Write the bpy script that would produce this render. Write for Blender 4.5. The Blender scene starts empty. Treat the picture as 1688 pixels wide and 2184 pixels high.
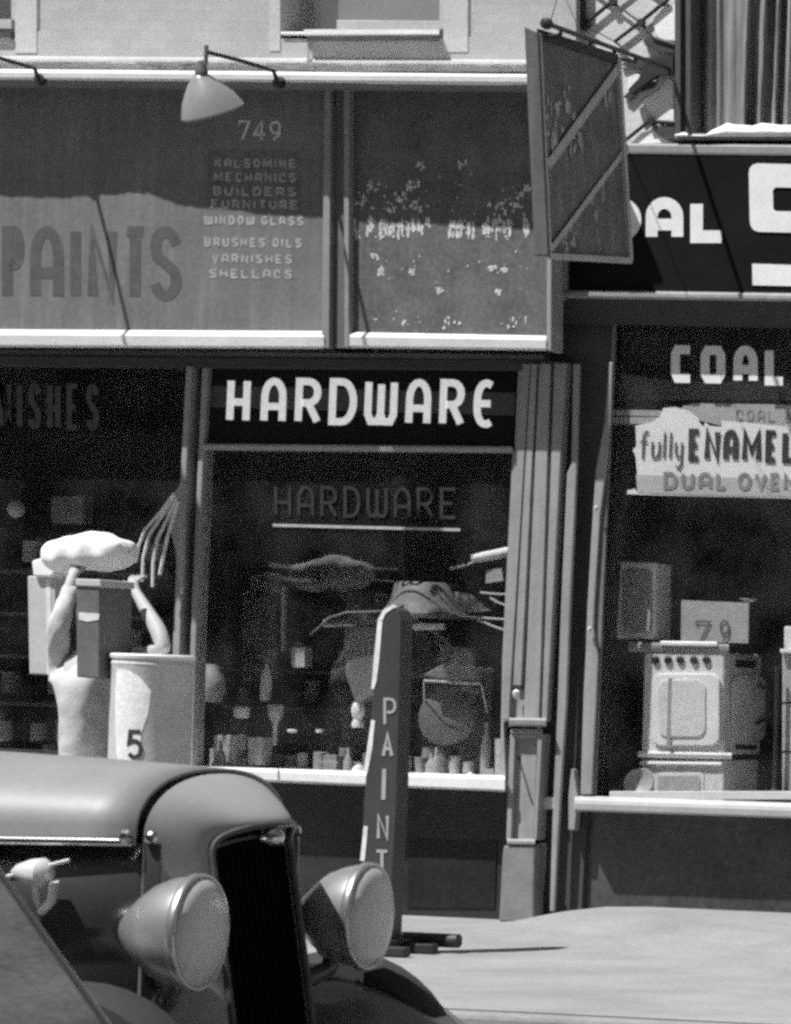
import bpy, bmesh, math, random
from mathutils import Vector, Matrix, Quaternion
random.seed(7)
C = bpy.context.scene.collection
scene = bpy.context.scene

# ---------------------------------------------------------------- camera
FPX, PX, PY, ROLL, YAW, DIST, EYE = 7500.0, 3820.0, 1544.0, .035, math.radians(7.8), 18.5, 1.35
FW = Vector((-math.sin(YAW), math.cos(YAW), 0)); R0 = Vector((math.cos(YAW), math.sin(YAW), 0)); ZZ = Vector((0, 0, 1))
RT = math.cos(ROLL)*R0 + math.sin(ROLL)*ZZ; UP = -math.sin(ROLL)*R0 + math.cos(ROLL)*ZZ
def ray(u, v): return FW + RT*((u-PX)/FPX) - UP*((v-PY)/FPX)
_r = ray(844, 1440)
CAM = Vector((-_r.x/_r.y*DIST, -DIST, EYE))
def at(u, v, Y):
    r = ray(u, v); return CAM + r*((Y+DIST)/r.y)
def atz(u, v, z):
    r = ray(u, v); return CAM + r*((z-EYE)/r.z)
cam = bpy.data.cameras.new('camera'); camo = bpy.data.objects.new('camera', cam); C.objects.link(camo)
cam.sensor_fit = 'HORIZONTAL'; cam.sensor_width = 36; cam.lens = 36*FPX/1688
cam.shift_x = (844-PX)/1688; cam.shift_y = -(1092-PY)/1688
cam.clip_start = .1; cam.clip_end = 500
m = Matrix.Identity(4)
for i in range(3):
    m[i][0] = RT[i]; m[i][1] = UP[i]; m[i][2] = -FW[i]; m[i][3] = CAM[i]
camo.matrix_world = m
scene.camera = camo
cam.dof.use_dof = True; cam.dof.focus_distance = 20.6; cam.dof.aperture_fstop = 30

# ---------------------------------------------------------------- light
SUN = Vector((.32, .42, -1)).normalized()
w = bpy.data.worlds.new("World"); scene.world = w; w.use_nodes = True
nt = w.node_tree; bg = nt.nodes['Background']
sky = nt.nodes.new('ShaderNodeTexSky'); sky.sky_type = 'NISHITA'; sky.sun_disc = False
sky.sun_elevation = math.asin(-SUN.z); sky.sun_rotation = math.atan2(-SUN.x, -SUN.y)
bw = nt.nodes.new('ShaderNodeRGBToBW')
nt.links.new(sky.outputs[0], bw.inputs[0]); nt.links.new(bw.outputs[0], bg.inputs[0]); bg.inputs[1].default_value = .05
sl = bpy.data.lights.new('sun', 'SUN'); sl.energy = 5.0; sl.angle = math.radians(.6); sl.color = (1, 1, 1)
so = bpy.data.objects.new('sun', sl); C.objects.link(so)
so.rotation_mode = 'QUATERNION'; so.rotation_quaternion = SUN.to_track_quat('-Z', 'Y')
scene.view_settings.view_transform = 'Standard'; scene.view_settings.look = 'None'
scene.view_settings.exposure = 0.42; scene.view_settings.gamma = 1
scene.cycles.filter_width = 3.0
scene.cycles.max_bounces = 6; scene.cycles.transparent_max_bounces = 12
scene.cycles.use_denoising = False; scene.cycles.use_adaptive_sampling = True; scene.cycles.adaptive_threshold = .07; scene.cycles.adaptive_min_samples = 24; scene.cycles.sample_clamp_indirect = 2.5; scene.cycles.sample_clamp_direct = 6

# ---------------------------------------------------------------- materials
MATS = {}
def mat(name, base, rough=.7, var=.25, scale=6, fine=40, bump=.15, metal=0, spec=.4, coat=0, streak=0, emit=0, stretch=(1, 1, 1)):
    if name in MATS: return MATS[name]
    m = bpy.data.materials.new(name); m.use_nodes = True; t = m.node_tree; N = t.nodes; L = t.links
    b = N['Principled BSDF']
    tc = N.new('ShaderNodeTexCoord'); mp = N.new('ShaderNodeMapping'); L.new(tc.outputs['Object'], mp.inputs[0])
    mp.inputs['Scale'].default_value = stretch
    n1 = N.new('ShaderNodeTexNoise'); n1.inputs['Scale'].default_value = scale; n1.inputs['Detail'].default_value = 6; n1.inputs['Roughness'].default_value = .65
    n2 = N.new('ShaderNodeTexNoise'); n2.inputs['Scale'].default_value = fine; n2.inputs['Detail'].default_value = 4
    L.new(mp.outputs[0], n1.inputs[0]); L.new(mp.outputs[0], n2.inputs[0])
    ad = N.new('ShaderNodeMath'); ad.operation = 'ADD'; L.new(n1.outputs[0], ad.inputs[0])
    mu = N.new('ShaderNodeMath'); mu.operation = 'MULTIPLY'; mu.inputs[1].default_value = .6; L.new(n2.outputs[0], mu.inputs[0]); L.new(mu.outputs[0], ad.inputs[1])
    rg = N.new('ShaderNodeMapRange'); rg.inputs[1].default_value = .52; rg.inputs[2].default_value = 1.08
    rg.inputs[3].default_value = base*(1-var); rg.inputs[4].default_value = base*(1+var)
    L.new(ad.outputs[0], rg.inputs[0]); last = rg.outputs[0]
    if streak:
        m3 = N.new('ShaderNodeMapping'); m3.inputs['Scale'].default_value = (14, 14, .8); L.new(tc.outputs['Object'], m3.inputs[0])
        n3 = N.new('ShaderNodeTexNoise'); n3.inputs['Scale'].default_value = 1.6; n3.inputs['Detail'].default_value = 5; L.new(m3.outputs[0], n3.inputs[0])
        r3 = N.new('ShaderNodeMapRange'); r3.inputs[1].default_value = .45; r3.inputs[2].default_value = .75; r3.inputs[3].default_value = 1; r3.inputs[4].default_value = 1+streak
        L.new(n3.outputs[0], r3.inputs[0]); mm = N.new('ShaderNodeMath'); mm.operation = 'MULTIPLY'
        L.new(last, mm.inputs[0]); L.new(r3.outputs[0], mm.inputs[1]); last = mm.outputs[0]
    cb = N.new('ShaderNodeCombineColor')
    for k in range(3): L.new(last, cb.inputs[k])
    L.new(cb.outputs[0], b.inputs['Base Color'])
    b.inputs['Roughness'].default_value = rough; b.inputs['Metallic'].default_value = metal
    b.inputs['Specular IOR Level'].default_value = spec
    if coat: b.inputs['Coat Weight'].default_value = coat; b.inputs['Coat Roughness'].default_value = .12
    if bump:
        bp = N.new('ShaderNodeBump'); bp.inputs['Strength'].default_value = bump; bp.inputs['Distance'].default_value = .01
        L.new(ad.outputs[0], bp.inputs['Height']); L.new(bp.outputs[0], b.inputs['Normal'])
    if emit:
        L.new(cb.outputs[0], b.inputs['Emission Color']); b.inputs['Emission Strength'].default_value = emit
    MATS[name] = m; return m
def glass(name, refl, rough=.03):
    if name in MATS: return MATS[name]
    m = bpy.data.materials.new(name); m.use_nodes = True; t = m.node_tree; N = t.nodes; L = t.links
    N.remove(N['Principled BSDF']); out = N['Material Output']
    tr = N.new('ShaderNodeBsdfTransparent'); tr.inputs[0].default_value = (.96, .96, .96, 1)
    gl = N.new('ShaderNodeBsdfGlossy'); gl.inputs['Roughness'].default_value = rough
    tc = N.new('ShaderNodeTexCoord'); n1 = N.new('ShaderNodeTexNoise'); n1.inputs['Scale'].default_value = 2.5; n1.inputs['Detail'].default_value = 5
    L.new(tc.outputs['Object'], n1.inputs[0])
    bp = N.new('ShaderNodeBump'); bp.inputs['Strength'].default_value = .02; bp.inputs['Distance'].default_value = .02
    L.new(n1.outputs[0], bp.inputs['Height']); L.new(bp.outputs[0], gl.inputs['Normal'])
    mx = N.new('ShaderNodeMixShader'); mx.inputs[0].default_value = refl
    df = N.new('ShaderNodeBsdfDiffuse'); df.inputs[0].default_value = (.5, .5, .5, 1)
    rg = N.new('ShaderNodeMapRange'); rg.inputs[1].default_value = .4; rg.inputs[2].default_value = .8; rg.inputs[3].default_value = .0; rg.inputs[4].default_value = .035
    L.new(n1.outputs[0], rg.inputs[0]); m2 = N.new('ShaderNodeMixShader'); L.new(rg.outputs[0], m2.inputs[0])
    L.new(tr.outputs[0], m2.inputs[1]); L.new(df.outputs[0], m2.inputs[2])
    L.new(m2.outputs[0], mx.inputs[1]); L.new(gl.outputs[0], mx.inputs[2]); L.new(mx.outputs[0], out.inputs[0])
    MATS[name] = m; return m
def brickwall(name, base):
    m = mat(name, base, .85, .12, 3, 50, .25)
    t = m.node_tree; N = t.nodes; L = t.links; b = N['Principled BSDF']
    tc = N['Texture Coordinate']; mp = N.new('ShaderNodeMapping'); mp.inputs['Rotation'].default_value = (math.radians(90), 0, 0)
    L.new(tc.outputs['Object'], mp.inputs[0])
    br = N.new('ShaderNodeTexBrick'); br.inputs['Scale'].default_value = 4.6
    br.inputs['Color1'].default_value = (1, 1, 1, 1); br.inputs['Color2'].default_value = (.9, .9, .9, 1); br.inputs['Mortar'].default_value = (.84, .84, .84, 1)
    br.inputs['Mortar Size'].default_value = .012; br.inputs['Mortar Smooth'].default_value = .6
    L.new(mp.outputs[0], br.inputs['Vector'])
    src = b.inputs['Base Color'].links[0].from_socket
    mx = N.new('ShaderNodeMix'); mx.data_type = 'RGBA'; mx.blend_type = 'MULTIPLY'; mx.inputs[0].default_value = 1
    L.new(src, mx.inputs[6]); L.new(br.outputs['Color'], mx.inputs[7]); L.new(mx.outputs[2], b.inputs['Base Color'])
    return m

# ---------------------------------------------------------------- mesh tools
class M:
    def __init__(s): s.v = []; s.f = []
    def add(s, vs, fs):
        o = len(s.v); s.v += [Vector(p) for p in vs]; s.f += [tuple(i+o for i in f) for f in fs]; return s
    def prism(s, pts, d, cap=True):
        n = len(pts); d = Vector(d)
        c = sum(((pts[i]-pts[0]).cross(pts[(i+1) % n]-pts[0]) for i in range(n)), Vector())
        if c.dot(d) > 0: pts = pts[::-1]
        return s.add(list(pts)+[p+d for p in pts], [tuple(range(n)), tuple(range(2*n-1, n-1, -1))]+[(i, i+n, (i+1) % n+n, (i+1) % n) for i in range(n)])
    def quad(s, pl, Y, d): return s.prism([at(u, v, Y) for u, v in pl], (0, d, 0))
    def rect(s, u0, v0, u1, v1, Y, d): return s.quad([(u0, v0), (u1, v0), (u1, v1), (u0, v1)], Y, d)
    def box(s, a, b):
        a = Vector(a); b = Vector(b)
        return s.prism([Vector((a.x, a.y, a.z)), Vector((b.x, a.y, a.z)), Vector((b.x, a.y, b.z)), Vector((a.x, a.y, b.z))], (0, b.y-a.y, 0))
    def molding(s, uL, uR, prof):           # prof: (v at left, v at right, Y) closed outline
        n = len(prof); A = [at(uL, p[0], p[2]) for p in prof]; B = [at(uR, p[1], p[2]) for p in prof]
        return s.add(A+B, [tuple(range(n)), tuple(range(2*n-1, n-1, -1))]+[(i, i+n, (i+1) % n+n, (i+1) % n) for i in range(n)])
    def tube(s, pts, r, n=8, cap=True):
        pts = [Vector(p) for p in pts]; rr = r if isinstance(r, (list, tuple)) else [r]*len(pts); o = len(s.v)
        t0 = (pts[1]-pts[0]).normalized(); a = t0.orthogonal().normalized()
        for i, p in enumerate(pts):
            t = (pts[min(i+1, len(pts)-1)]-pts[max(i-1, 0)]).normalized()
            a = (a-t*a.dot(t)).normalized(); b = t.cross(a)
            for k in range(n):
                g = 2*math.pi*k/n; s.v.append(p+(a*math.cos(g)+b*math.sin(g))*rr[i])
        for i in range(len(pts)-1):
            for k in range(n):
                s.f.append((o+i*n+k, o+i*n+(k+1) % n, o+(i+1)*n+(k+1) % n, o+(i+1)*n+k))
        if cap: s.f.append(tuple(o+k for k in range(n-1, -1, -1))); s.f.append(tuple(o+(len(pts)-1)*n+k for k in range(n)))
        return s
    def lathe(s, org, ax, prof, n=32):       # prof: (distance along the axis, radius)
        org = Vector(org); ax = Vector(ax).normalized(); a = ax.orthogonal().normalized(); b = ax.cross(a); o = len(s.v)
        for h, r in prof:
            for k in range(n):
                g = 2*math.pi*k/n; s.v.append(org+ax*h+(a*math.cos(g)+b*math.sin(g))*max(r, .0004))
        for i in range(len(prof)-1):
            for k in range(n):
                s.f.append((o+i*n+k, o+i*n+(k+1) % n, o+(i+1)*n+(k+1) % n, o+(i+1)*n+k))
        s.f.append(tuple(o+k for k in range(n-1, -1, -1))); s.f.append(tuple(o+(len(prof)-1)*n+k for k in range(n)))
        return s
    def grid(s, rows, closed=False):
        o = len(s.v); n = len(rows[0])
        for r in rows: s.v += [Vector(p) for p in r]
        for i in range(len(rows)-1):
            for k in range(n if closed else n-1):
                s.f.append((o+i*n+k, o+i*n+(k+1) % n, o+(i+1)*n+(k+1) % n, o+(i+1)*n+k))
        return s
def wloc(o):
    p = Vector((0, 0, 0))
    while o: p = p+o.location; o = o.parent
    return p
def tag(o, label, cat, group=None, kind=None):
    if label: o['label'] = label
    if cat: o['category'] = cat
    if group: o['group'] = group
    if kind: o['kind'] = kind
    return o
def build(name, ms, m, parent=None, smooth=False, bevel=0, loc=None, label=None, cat=None, group=None, kind=None, local=False, subsurf=0, solid=0):
    me = bpy.data.meshes.new(name)
    if parent is not None: org = wloc(parent)
    elif loc is not None: org = Vector(loc)
    else:
        xs = ms.v; org = Vector(((min(p.x for p in xs)+max(p.x for p in xs))/2, (min(p.y for p in xs)+max(p.y for p in xs))/2, min(p.z for p in xs)))
    if local: org = Vector((0, 0, 0))
    me.from_pydata([p-org for p in ms.v], [], ms.f); 
    bm = bmesh.new(); bm.from_mesh(me); bmesh.ops.recalc_face_normals(bm, faces=bm.faces); bm.to_mesh(me); bm.free()
    me.materials.append(m)
    o = bpy.data.objects.new(name, me); C.objects.link(o)
    if parent is not None: o.parent = parent
    elif not local: o.location = org
    if smooth:
        for p in me.polygons: p.use_smooth = True
        if smooth != 'all' and hasattr(me, 'set_sharp_from_angle'): me.set_sharp_from_angle(angle=math.radians(40))
    if solid:
        md = o.modifiers.new('solid', 'SOLIDIFY'); md.thickness = solid
    if bevel:
        md = o.modifiers.new('bevel', 'BEVEL'); md.width = bevel; md.segments = 2; md.limit_method = 'ANGLE'
    if subsurf:
        md = o.modifiers.new('sub', 'SUBSURF'); md.levels = subsurf; md.render_levels = subsurf
    return tag(o, label, cat, group, kind)
def thing(name, loc, label, cat, group=None, rot=0):
    o = bpy.data.objects.new(name, None); o.empty_display_size = .1; C.objects.link(o); o.location = loc; o.rotation_euler = (0, 0, rot)
    return tag(o, label, cat, group)
def copy_tree(o, parent=None):
    c = o.copy(); C.objects.link(c)
    if parent: c.parent = parent
    for ch in list(o.children): copy_tree(ch, c)
    return c
def rrect(u0, v0, u1, v1, r, n=5):
    out = []
    for cx, cy, a0 in ((u1-r, v0+r, -90), (u1-r, v1-r, 0), (u0+r, v1-r, 90), (u0+r, v0+r, 180)):
        for k in range(n+1):
            a = math.radians(a0+90*k/n); out.append((cx+r*math.cos(a), cy+r*math.sin(a)))
    return out

# ---------------------------------------------------------------- lettering by strokes
def arc(cx, cy, rx, ry, a0, a1, n=10):
    return [(cx+rx*math.cos(math.radians(a0+(a1-a0)*k/n)), cy+ry*math.sin(math.radians(a0+(a1-a0)*k/n))) for k in range(n+1)]
GL = {
 'A': [[(0, 0), (0, .6)]+arc(.5, .6, .5, .4, 180, 0)+[(1, 0)], [(0, .36), (1, .36)]],
 'a': [[(0, 0), (.5, 1), (1, 0)], [(.2, .34), (.8, .34)]],
 'B': [[(0, 0), (0, 1), (.6, 1)]+arc(.6, .75, .38, .25, 90, -90, 8)+[(.2, .5)], [(.6, .5)]+arc(.6, .25, .4, .25, 90, -90, 8)+[(0, 0)]],
 'C': [[(1, .8)]+arc(.5, .68, .5, .32, 20, 180, 8)+arc(.5, .32, .5, .32, 180, 340, 8)],
 'c': [[(1, .97), (.18, .97), (.03, .8), (.03, .2), (.18, .03), (1, .03)]],
 'D': [[(0, 0), (0, 1), (.45, 1)]+arc(.45, .5, .55, .5, 90, -90, 12)+[(0, 0)]],
 'E': [[(1, 1), (0, 1), (0, 0), (1, 0)], [(0, .5), (.8, .5)]],
 'e': [[(1, .95), (.7, 1)]+arc(.6, .6, .58, .4, 95, 180, 6)+arc(.6, .4, .58, .4, 180, 265, 6)+[(.75, 0), (1, .05)], [(.05, .5), (.95, .5)]],
 'F': [[(1, 1), (0, 1), (0, 0)], [(0, .5), (.8, .5)]],
 'G': [arc(.5, .5, .5, .5, 40, 360, 14)+[(.5, .5)]],
 'H': [[(0, 0), (0, 1)], [(1, 0), (1, 1)], [(0, .46), (1, .46)]],
 'I': [[(.5, 0), (.5, 1)]],
 'K': [[(0, 0), (0, 1)], [(1, 1), (0, .42)], [(.3, .6), (1, 0)]],
 'L': [[(0, 1), (0, 0), (1, 0)]],
 'M': [[(0, 0), (0, 1), (.5, .3), (1, 1), (1, 0)]],
 'N': [[(0, 0), (0, 1), (1, 0), (1, 1)]],
 'O': [arc(.5, .5, .5, .5, 90, 450, 20)],
 'o': [[(.2, .97), (.8, .97), (.97, .8), (.97, .2), (.8, .03), (.2, .03), (.03, .2), (.03, .8), (.2, .97)]],
 'P': [[(0, 0), (0, 1), (.55, 1)]+arc(.55, .74, .45, .26, 90, -90, 8)+[(.2, .48)]],
 'R': [[(0, 0), (0, 1), (.5, 1)]+arc(.5, .73, .48, .27, 90, -90, 8)+[(.17, .46)], [(.56, .40), (1, 0)]],
 'S': [[(.98, .8)]+arc(.5, .76, .46, .24, 20, 180, 8)+[(.1, .62), (.85, .4)]+arc(.5, .25, .48, .25, 10, -165, 8)],
 'T': [[(0, 1), (1, 1)], [(.5, 1), (.5, 0)]],
 'U': [[(0, 1), (0, .35)]+arc(.5, .35, .5, .35, 180, 360, 8)+[(1, 1)]],
 'V': [[(0, 1), (.5, 0), (1, 1)]],
 'W': [[(0, 1), (0, .2), (.12, .02), (.38, .02), (.5, .2), (.5, .95)], [(.5, .2), (.62, .02), (.88, .02), (1, .2), (1, 1)]],
 'w': [[(0, 1), (.25, 0), (.5, .8), (.75, 0), (1, 1)]],
 'Y': [[(0, 1), (.5, .5), (1, 1)], [(.5, .5), (.5, 0)]],
 'f': [[(1, .95), (.7, 1), (.45, .85), (.45, -.05)], [(.05, .62), (.9, .62)]],
 'u': [[(0, .62), (0, .15), (.2, 0), (.6, 0), (1, .2)], [(1, .62), (1, 0)]],
 'l': [[(.5, 1), (.5, 0)]],
 'y': [[(0, .62), (0, .25), (.3, .05), (1, .1)], [(1, .62), (1, -.2), (.7, -.38), (.1, -.3)]],
 '7': [[(0, .8), (0, 1), (1, 1), (.3, 0)]],
 '4': [[(.7, 0), (.7, 1), (0, .3), (1, .3)]],
 '9': [arc(.5, .68, .45, .32, 0, 360, 12), [(.95, .68), (.9, .3), (.3, 0)]],
 '2': [[(.02, .75)]+arc(.5, .7, .48, .3, 170, -30, 8)+[(0, 0), (1, 0)]],
 '5': [[(.95, 1), (.2, 1), (.1, .55), (.45, .64)]+arc(.5, .32, .46, .32, 85, -150, 9)],
 '&': [[(1, 0), (.2, .75), (.4, 1), (.65, .8), (.05, .3), (.3, 0), (.6, .05), (.95, .4)]],
 'i': [[(.5, .62), (.5, 0)]],
}
def ribbon(ms, pts, th, Y):
    pts = [p for i, p in enumerate(pts) if i == 0 or (Vector(p)-Vector(pts[i-1])).length > .05]
    n = len(pts); closed = (Vector(pts[0])-Vector(pts[-1])).length < 1e-4
    if closed: pts = pts[:-1]; n -= 1
    P = [Vector(p) for p in pts]; L = []; Rr = []
    for i in range(n):
        a = P[i]-P[i-1] if (i > 0 or closed) else P[i+1]-P[i]
        b = P[(i+1) % n]-P[i] if (i < n-1 or closed) else P[i]-P[i-1]
        a.normalize(); b.normalize(); na = Vector((-a.y, a.x)); nb = Vector((-b.y, b.x)); k = (na+nb)
        if k.length < .2: k = na.copy()
        k.normalize(); c = max(.5, k.dot(na)); k = k*(th/2/c)
        L.append(P[i]+k); Rr.append(P[i]-k)
    o = len(ms.v)
    for l, r in zip(L, Rr): ms.v.append(at(l.x, l.y, Y)); ms.v.append(at(r.x, r.y, Y))
    for i in range(n if closed else n-1):
        j = (i+1) % n; ms.f.append((o+2*i, o+2*i+1, o+2*j+1, o+2*j))
def letter(ms, ch, u0, v0, u1, v1, th, Y, lean=0, skip=0, slope=.02):
    h = th/2
    for k, st in enumerate(GL[ch]):
        if skip and random.random() < skip: continue
        pts = [(u0+h+(u1-u0-2*h)*x-lean*(y-.5)*(v1-v0), v1-h-(v1-v0-2*h)*y+slope*(u1-u0)*x) for x, y in st]
        ribbon(ms, pts, th, Y-.0003*k)
def word(ms, txt, u0, v0, u1, v1, th, Y, gap=.28, slope=.02, skip=0, lean=0):
    ws = [.35 if c in 'I li' else (1.25 if c in 'MWw' else 1) for c in txt]
    tot = sum(ws)+gap*(len(txt)-1); k = (u1-u0)/tot; x = u0
    for c, wd in zip(txt, ws):
        if c != ' ': letter(ms, c, x, v0+slope*(x-u0), x+wd*k, v1+slope*(x-u0), th, Y, lean, skip, slope)
        x += (wd+gap)*k
    return ms
# ================================================================= palette
WHITE = mat('white_paint', .78, .6, .12, 4, 40, .15)
TRIM = mat('grey_trim_paint', .27, .6, .16, 5, 50, .2, streak=.22)
TRIMD = mat('dark_trim_paint', .06, .55, .2, 5, 50, .12)
STUCCO = brickwall('pale_painted_brick', .395)
STONE = mat('pale_plaster', .44, .85, .14, 3, 35, .3)
BLACK = mat('black_paint', .018, .35, .3, 5, 60, .08)
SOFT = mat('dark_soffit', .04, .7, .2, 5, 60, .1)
INNER = mat('dark_interior', .085, .9, .3, 2, 20, 0)
BULK = mat('dark_bulkhead_panel', .03, .32, .45, 3, 25, .12, spec=.5)
IRON = mat('black_iron', .03, .5, .3, 8, 60, .2)
GLASS = glass('shop_glass', .08); GLASS2 = glass('upper_glass', .06)

# ================================================================= ground
def sheet(name, x0, x1, y0, y1, z, m, label=None, nx=1, ny=1, hf=None):
    ms = M(); rows = []
    for i in range(nx+1):
        rows.append([Vector((x0+(x1-x0)*i/nx, y0+(y1-y0)*k/ny, z+(hf(x0+(x1-x0)*i/nx, y0+(y1-y0)*k/ny) if hf else 0))) for k in range(ny+1)])
    ms.grid(rows)
    return build(name, ms, m, kind='structure', smooth='all' if hf else False)
CONC = mat('pale_concrete', .25, .9, .28, 1.3, 38, .6)
ROADM = mat('worn_asphalt', .19, .9, .2, 1.2, 60, .4)
def ramp(x, y):
    sx = min(1, max(0, (x-.85)/.5)); sx = sx*sx*(3-2*sx)
    sy = min(1, max(0, (y+2.2)/2.0)); sy = sy*sy*(3-2*sy)
    return .105*sx*sy
sheet('sidewalk', -60, 60, -5.05, .6, 0, CONC, nx=480, ny=50, hf=ramp)
sheet('road', -200, 200, -60, -5.06, -.15, ROADM)
sheet('ground', -250, 250, -250, 250, -.4, ROADM)
ms = M(); ms.box((-60, -5.2, -.3), (60, -5.0505, -.002)); build('kerb', ms, CONC, kind='structure', bevel=.02)

# unseen row behind the camera, added to block sky light and darken the shop glass
ob = thing('unseen_building', (-5, -22, -.15), 'unseen dark building across the street, added to block sky light from the store fronts', 'building')
ms = M(); ms.box((-40, -26, -.15), (40, -20.6, 9)); build('wall', ms, mat('unseen_dark_brick', .14, .9, .3, 4, 40, .2), ob)
ms = M(); ms.box((-40, -20.6, 8.4), (40, -20.2, 8.9)); build('cornice', ms, mat('unseen_dark_cornice', .12, .8), ob)
for i in range(14):
    ms = M(); ms.box((-38+i*5.5, -20.6, 4.2), (-36.4+i*5.5, -20.56, 6.6)); build('window', ms, BLACK, ob)  # windows of the added unseen building

# ================================================================= hardware store (left building)
HS = thing('store_building', (-1.2, 0, 0), 'pale brick store building with wide paint signboard over two dark hardware show windows', 'building')
YB, YC, YW = -.25, -.495, -.08            # signboard face, cornice face, upper wall face
ms = M()
UL = -420
for a in ((32, -120, 598, 82), (946, -120, 1229, 82), (UL, 82, 1229, 152)): ms.rect(*a, YW, .35)
ms.rect(UL, -120, -60, 82, YW, .35)
build('wall', ms, STUCCO, HS)
for q in ((32, -120, 78, 112), (946.5, -120, 998, 110), (574, -120, 597.5, 108)):
    ms = M(); ms.rect(*q, YW-.005, .003); build('window_surround', ms, STONE, HS)
ms = M()
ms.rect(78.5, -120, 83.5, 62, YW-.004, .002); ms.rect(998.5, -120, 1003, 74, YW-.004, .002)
build('wall_groove', ms, mat('groove_dark_strip', .16, .9), HS)  # dark strips laid on the wall along the groove lines
ms = M(); ms.molding(UL, 1229, [(116, 128, YW-.006), (120, 131, YW-.016), (131, 140, YW-.018), (134, 142, YW+.02), (114, 126, YW+.02)])
build('string_course', ms, STONE, HS, bevel=.008)
ms = M()
random.seed(3)
for k in range(60):                       # crumbled joint above the cornice
    u = random.uniform(-200, 1110); L = random.uniform(8, 60); v = 133+.009*u+random.choice((0, 0, 7))+random.uniform(-1.5, 1.5); h = random.uniform(1.2, 3.2)
    if 250 < u < 380: h *= 1.8
    n = 7; top = [(u+L*i/n, v-h*random.uniform(.2, 1)) for i in range(n+1)]; bot = [(u+L*i/n, v+h*random.uniform(.2, 1)) for i in range(n, -1, -1)]
    ms.quad(top+bot, YW-.0245-.0006*(k % 7), .003)
ms.quad([(655, 95), (663, 92), (659, 118), (664, 132), (672, 140), (652, 140), (657, 120)], YW-.0285, .003)
build('wall_crack', ms, mat('crack_dirt', .2, .95, .4), HS)
# upper windows
for (u0, u1, vb, first) in ((598, 946, 62, 1), (-60, 32, 44, 0)):
    wf = M(); wf.rect(u0, -120, u0+10, vb, YW+.1, .2); wf.rect(u1-8, -120, u1, vb, YW+.1, .2)
    wn = build('window', wf, STONE, HS)
    if first:
        b = M(); b.rect(722, -120, 938, 44, YW+.16, .02); build('blind', b, mat('window_blind', .2, .8, .12, 3), wn)
        b = M(); b.quad([(718, 42), (938, 44), (938, 63), (718, 63)], YW+.12, .05); build('sash_rail', b, mat('sash_paint', .42, .7, .2), wn, bevel=.004)
        b = M(); b.molding(648, 938, [(62, 62, YW-.02), (72, 71, YW-.07), (76, 74, YW-.07), (76, 74, YW+.2), (62, 62, YW+.2)]); build('sill', b, mat('sill_stone', .36, .8, .2), wn, bevel=.006)
        b = M(); b.rect(655, 76, 935, 87, YW-.002, .05); build('under_sill_dark', b, mat('sill_shadow_tone', .16, .9, .2), wn)  # shadow under the sill put into this strip's colour
        b = M(); b.rect(598, 67, 655, 72, YW-.02, .3); build('ledge', b, WHITE, wn, bevel=.004)
    else:
        b = M(); b.rect(-60, 40, 24, 60, YW+.05, .1); b.rect(-60, 76, 22, 92, YW-.005, .05); build('sill', b, STONE, wn)
        b = M(); b.rect(-60, 66, 22, 78, YW-.03, .08); build('under_sill_dark', b, TRIMD, wn)
    b = M(); b.rect(u0+10, -120, u1-8, vb, YW+.2, .004); build('pane', b, GLASS2, wn)
    b = M(); b.rect(u0-20, -160, u1+20, vb+20, YW+.55, .02); build('dark_room', b, INNER, wn)
# cornice
ms = M()
ms.molding(UL, 1229, [(143, 159, YC+.04), (148, 162, YC-.005), (163, 178, YC), (166, 181, YC+.05), (166, 181, YW), (143, 159, YW)])
build('cornice', ms, WHITE, HS, bevel=.006)
ms = M(); ms.molding(UL, 1229, [(167, 182, YC+.07), (176, 191, YC+.10), (182, 197, YC+.14), (182, 197, YW), (167, 182, YW)])
build('cornice_moulding', ms, mat('brown_moulding', .14, .7, .2), HS, bevel=.004)
rows = []
fl_ = [(UL, .02), (-150, .016), (0, .018), (100, .011), (150, .006), (195, .004), (225, .018), (270, .034), (330, .036), (450, .05), (560, .053), (690, .066), (800, .064), (950, .072), (1229, .07)]
for (u0, f0), (u1, f1) in zip(fl_, fl_[1:]):
    for k in range(12):
        q = k/12; q2 = q*q*(3-2*q); u = u0+(u1-u0)*q; f = f0+(f1-f0)*q2+.0015*math.sin(u*.11)+.001*math.sin(u*.31); v = 164+.009*u
        rows.append([at(u, v, YC-f), at(u, v+1.5, YC-f), at(u, v+2, YC+.1), at(u, v+.5, YC+.1)])
ms = M(); ms.grid(rows, closed=True); build('drip_edge', ms, mat('brown_moulding', .14, .7, .2), HS, smooth=False)
# lintel and soffit under the signboard
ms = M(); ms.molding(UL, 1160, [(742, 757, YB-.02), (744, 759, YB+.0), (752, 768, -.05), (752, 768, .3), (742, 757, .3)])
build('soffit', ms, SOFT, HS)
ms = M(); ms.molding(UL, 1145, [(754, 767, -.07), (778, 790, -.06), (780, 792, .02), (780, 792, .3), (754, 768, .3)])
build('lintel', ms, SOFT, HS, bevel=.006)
# mullions of the two windows
ms = M(); ms.quad([(397, 780), (410, 780), (392, 1100), (386, 1300), (374, 1660), (357, 1660), (371, 1300), (380, 1100)], -.075, .11)
build('mullion', ms, TRIM, HS, bevel=.006)
ms = M(); ms.quad([(431, 780), (444, 780), (432, 1000), (420, 1300), (410, 1640), (398, 1640), (408, 1300), (421, 1000)], -.045, .11)
build('mullion', ms, TRIM, HS, bevel=.006)
ms = M(); ms.quad([(410, 780), (431, 780), (398, 1660), (374, 1660)], .12, .03); build('door_slit', ms, BLACK, HS)
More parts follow.
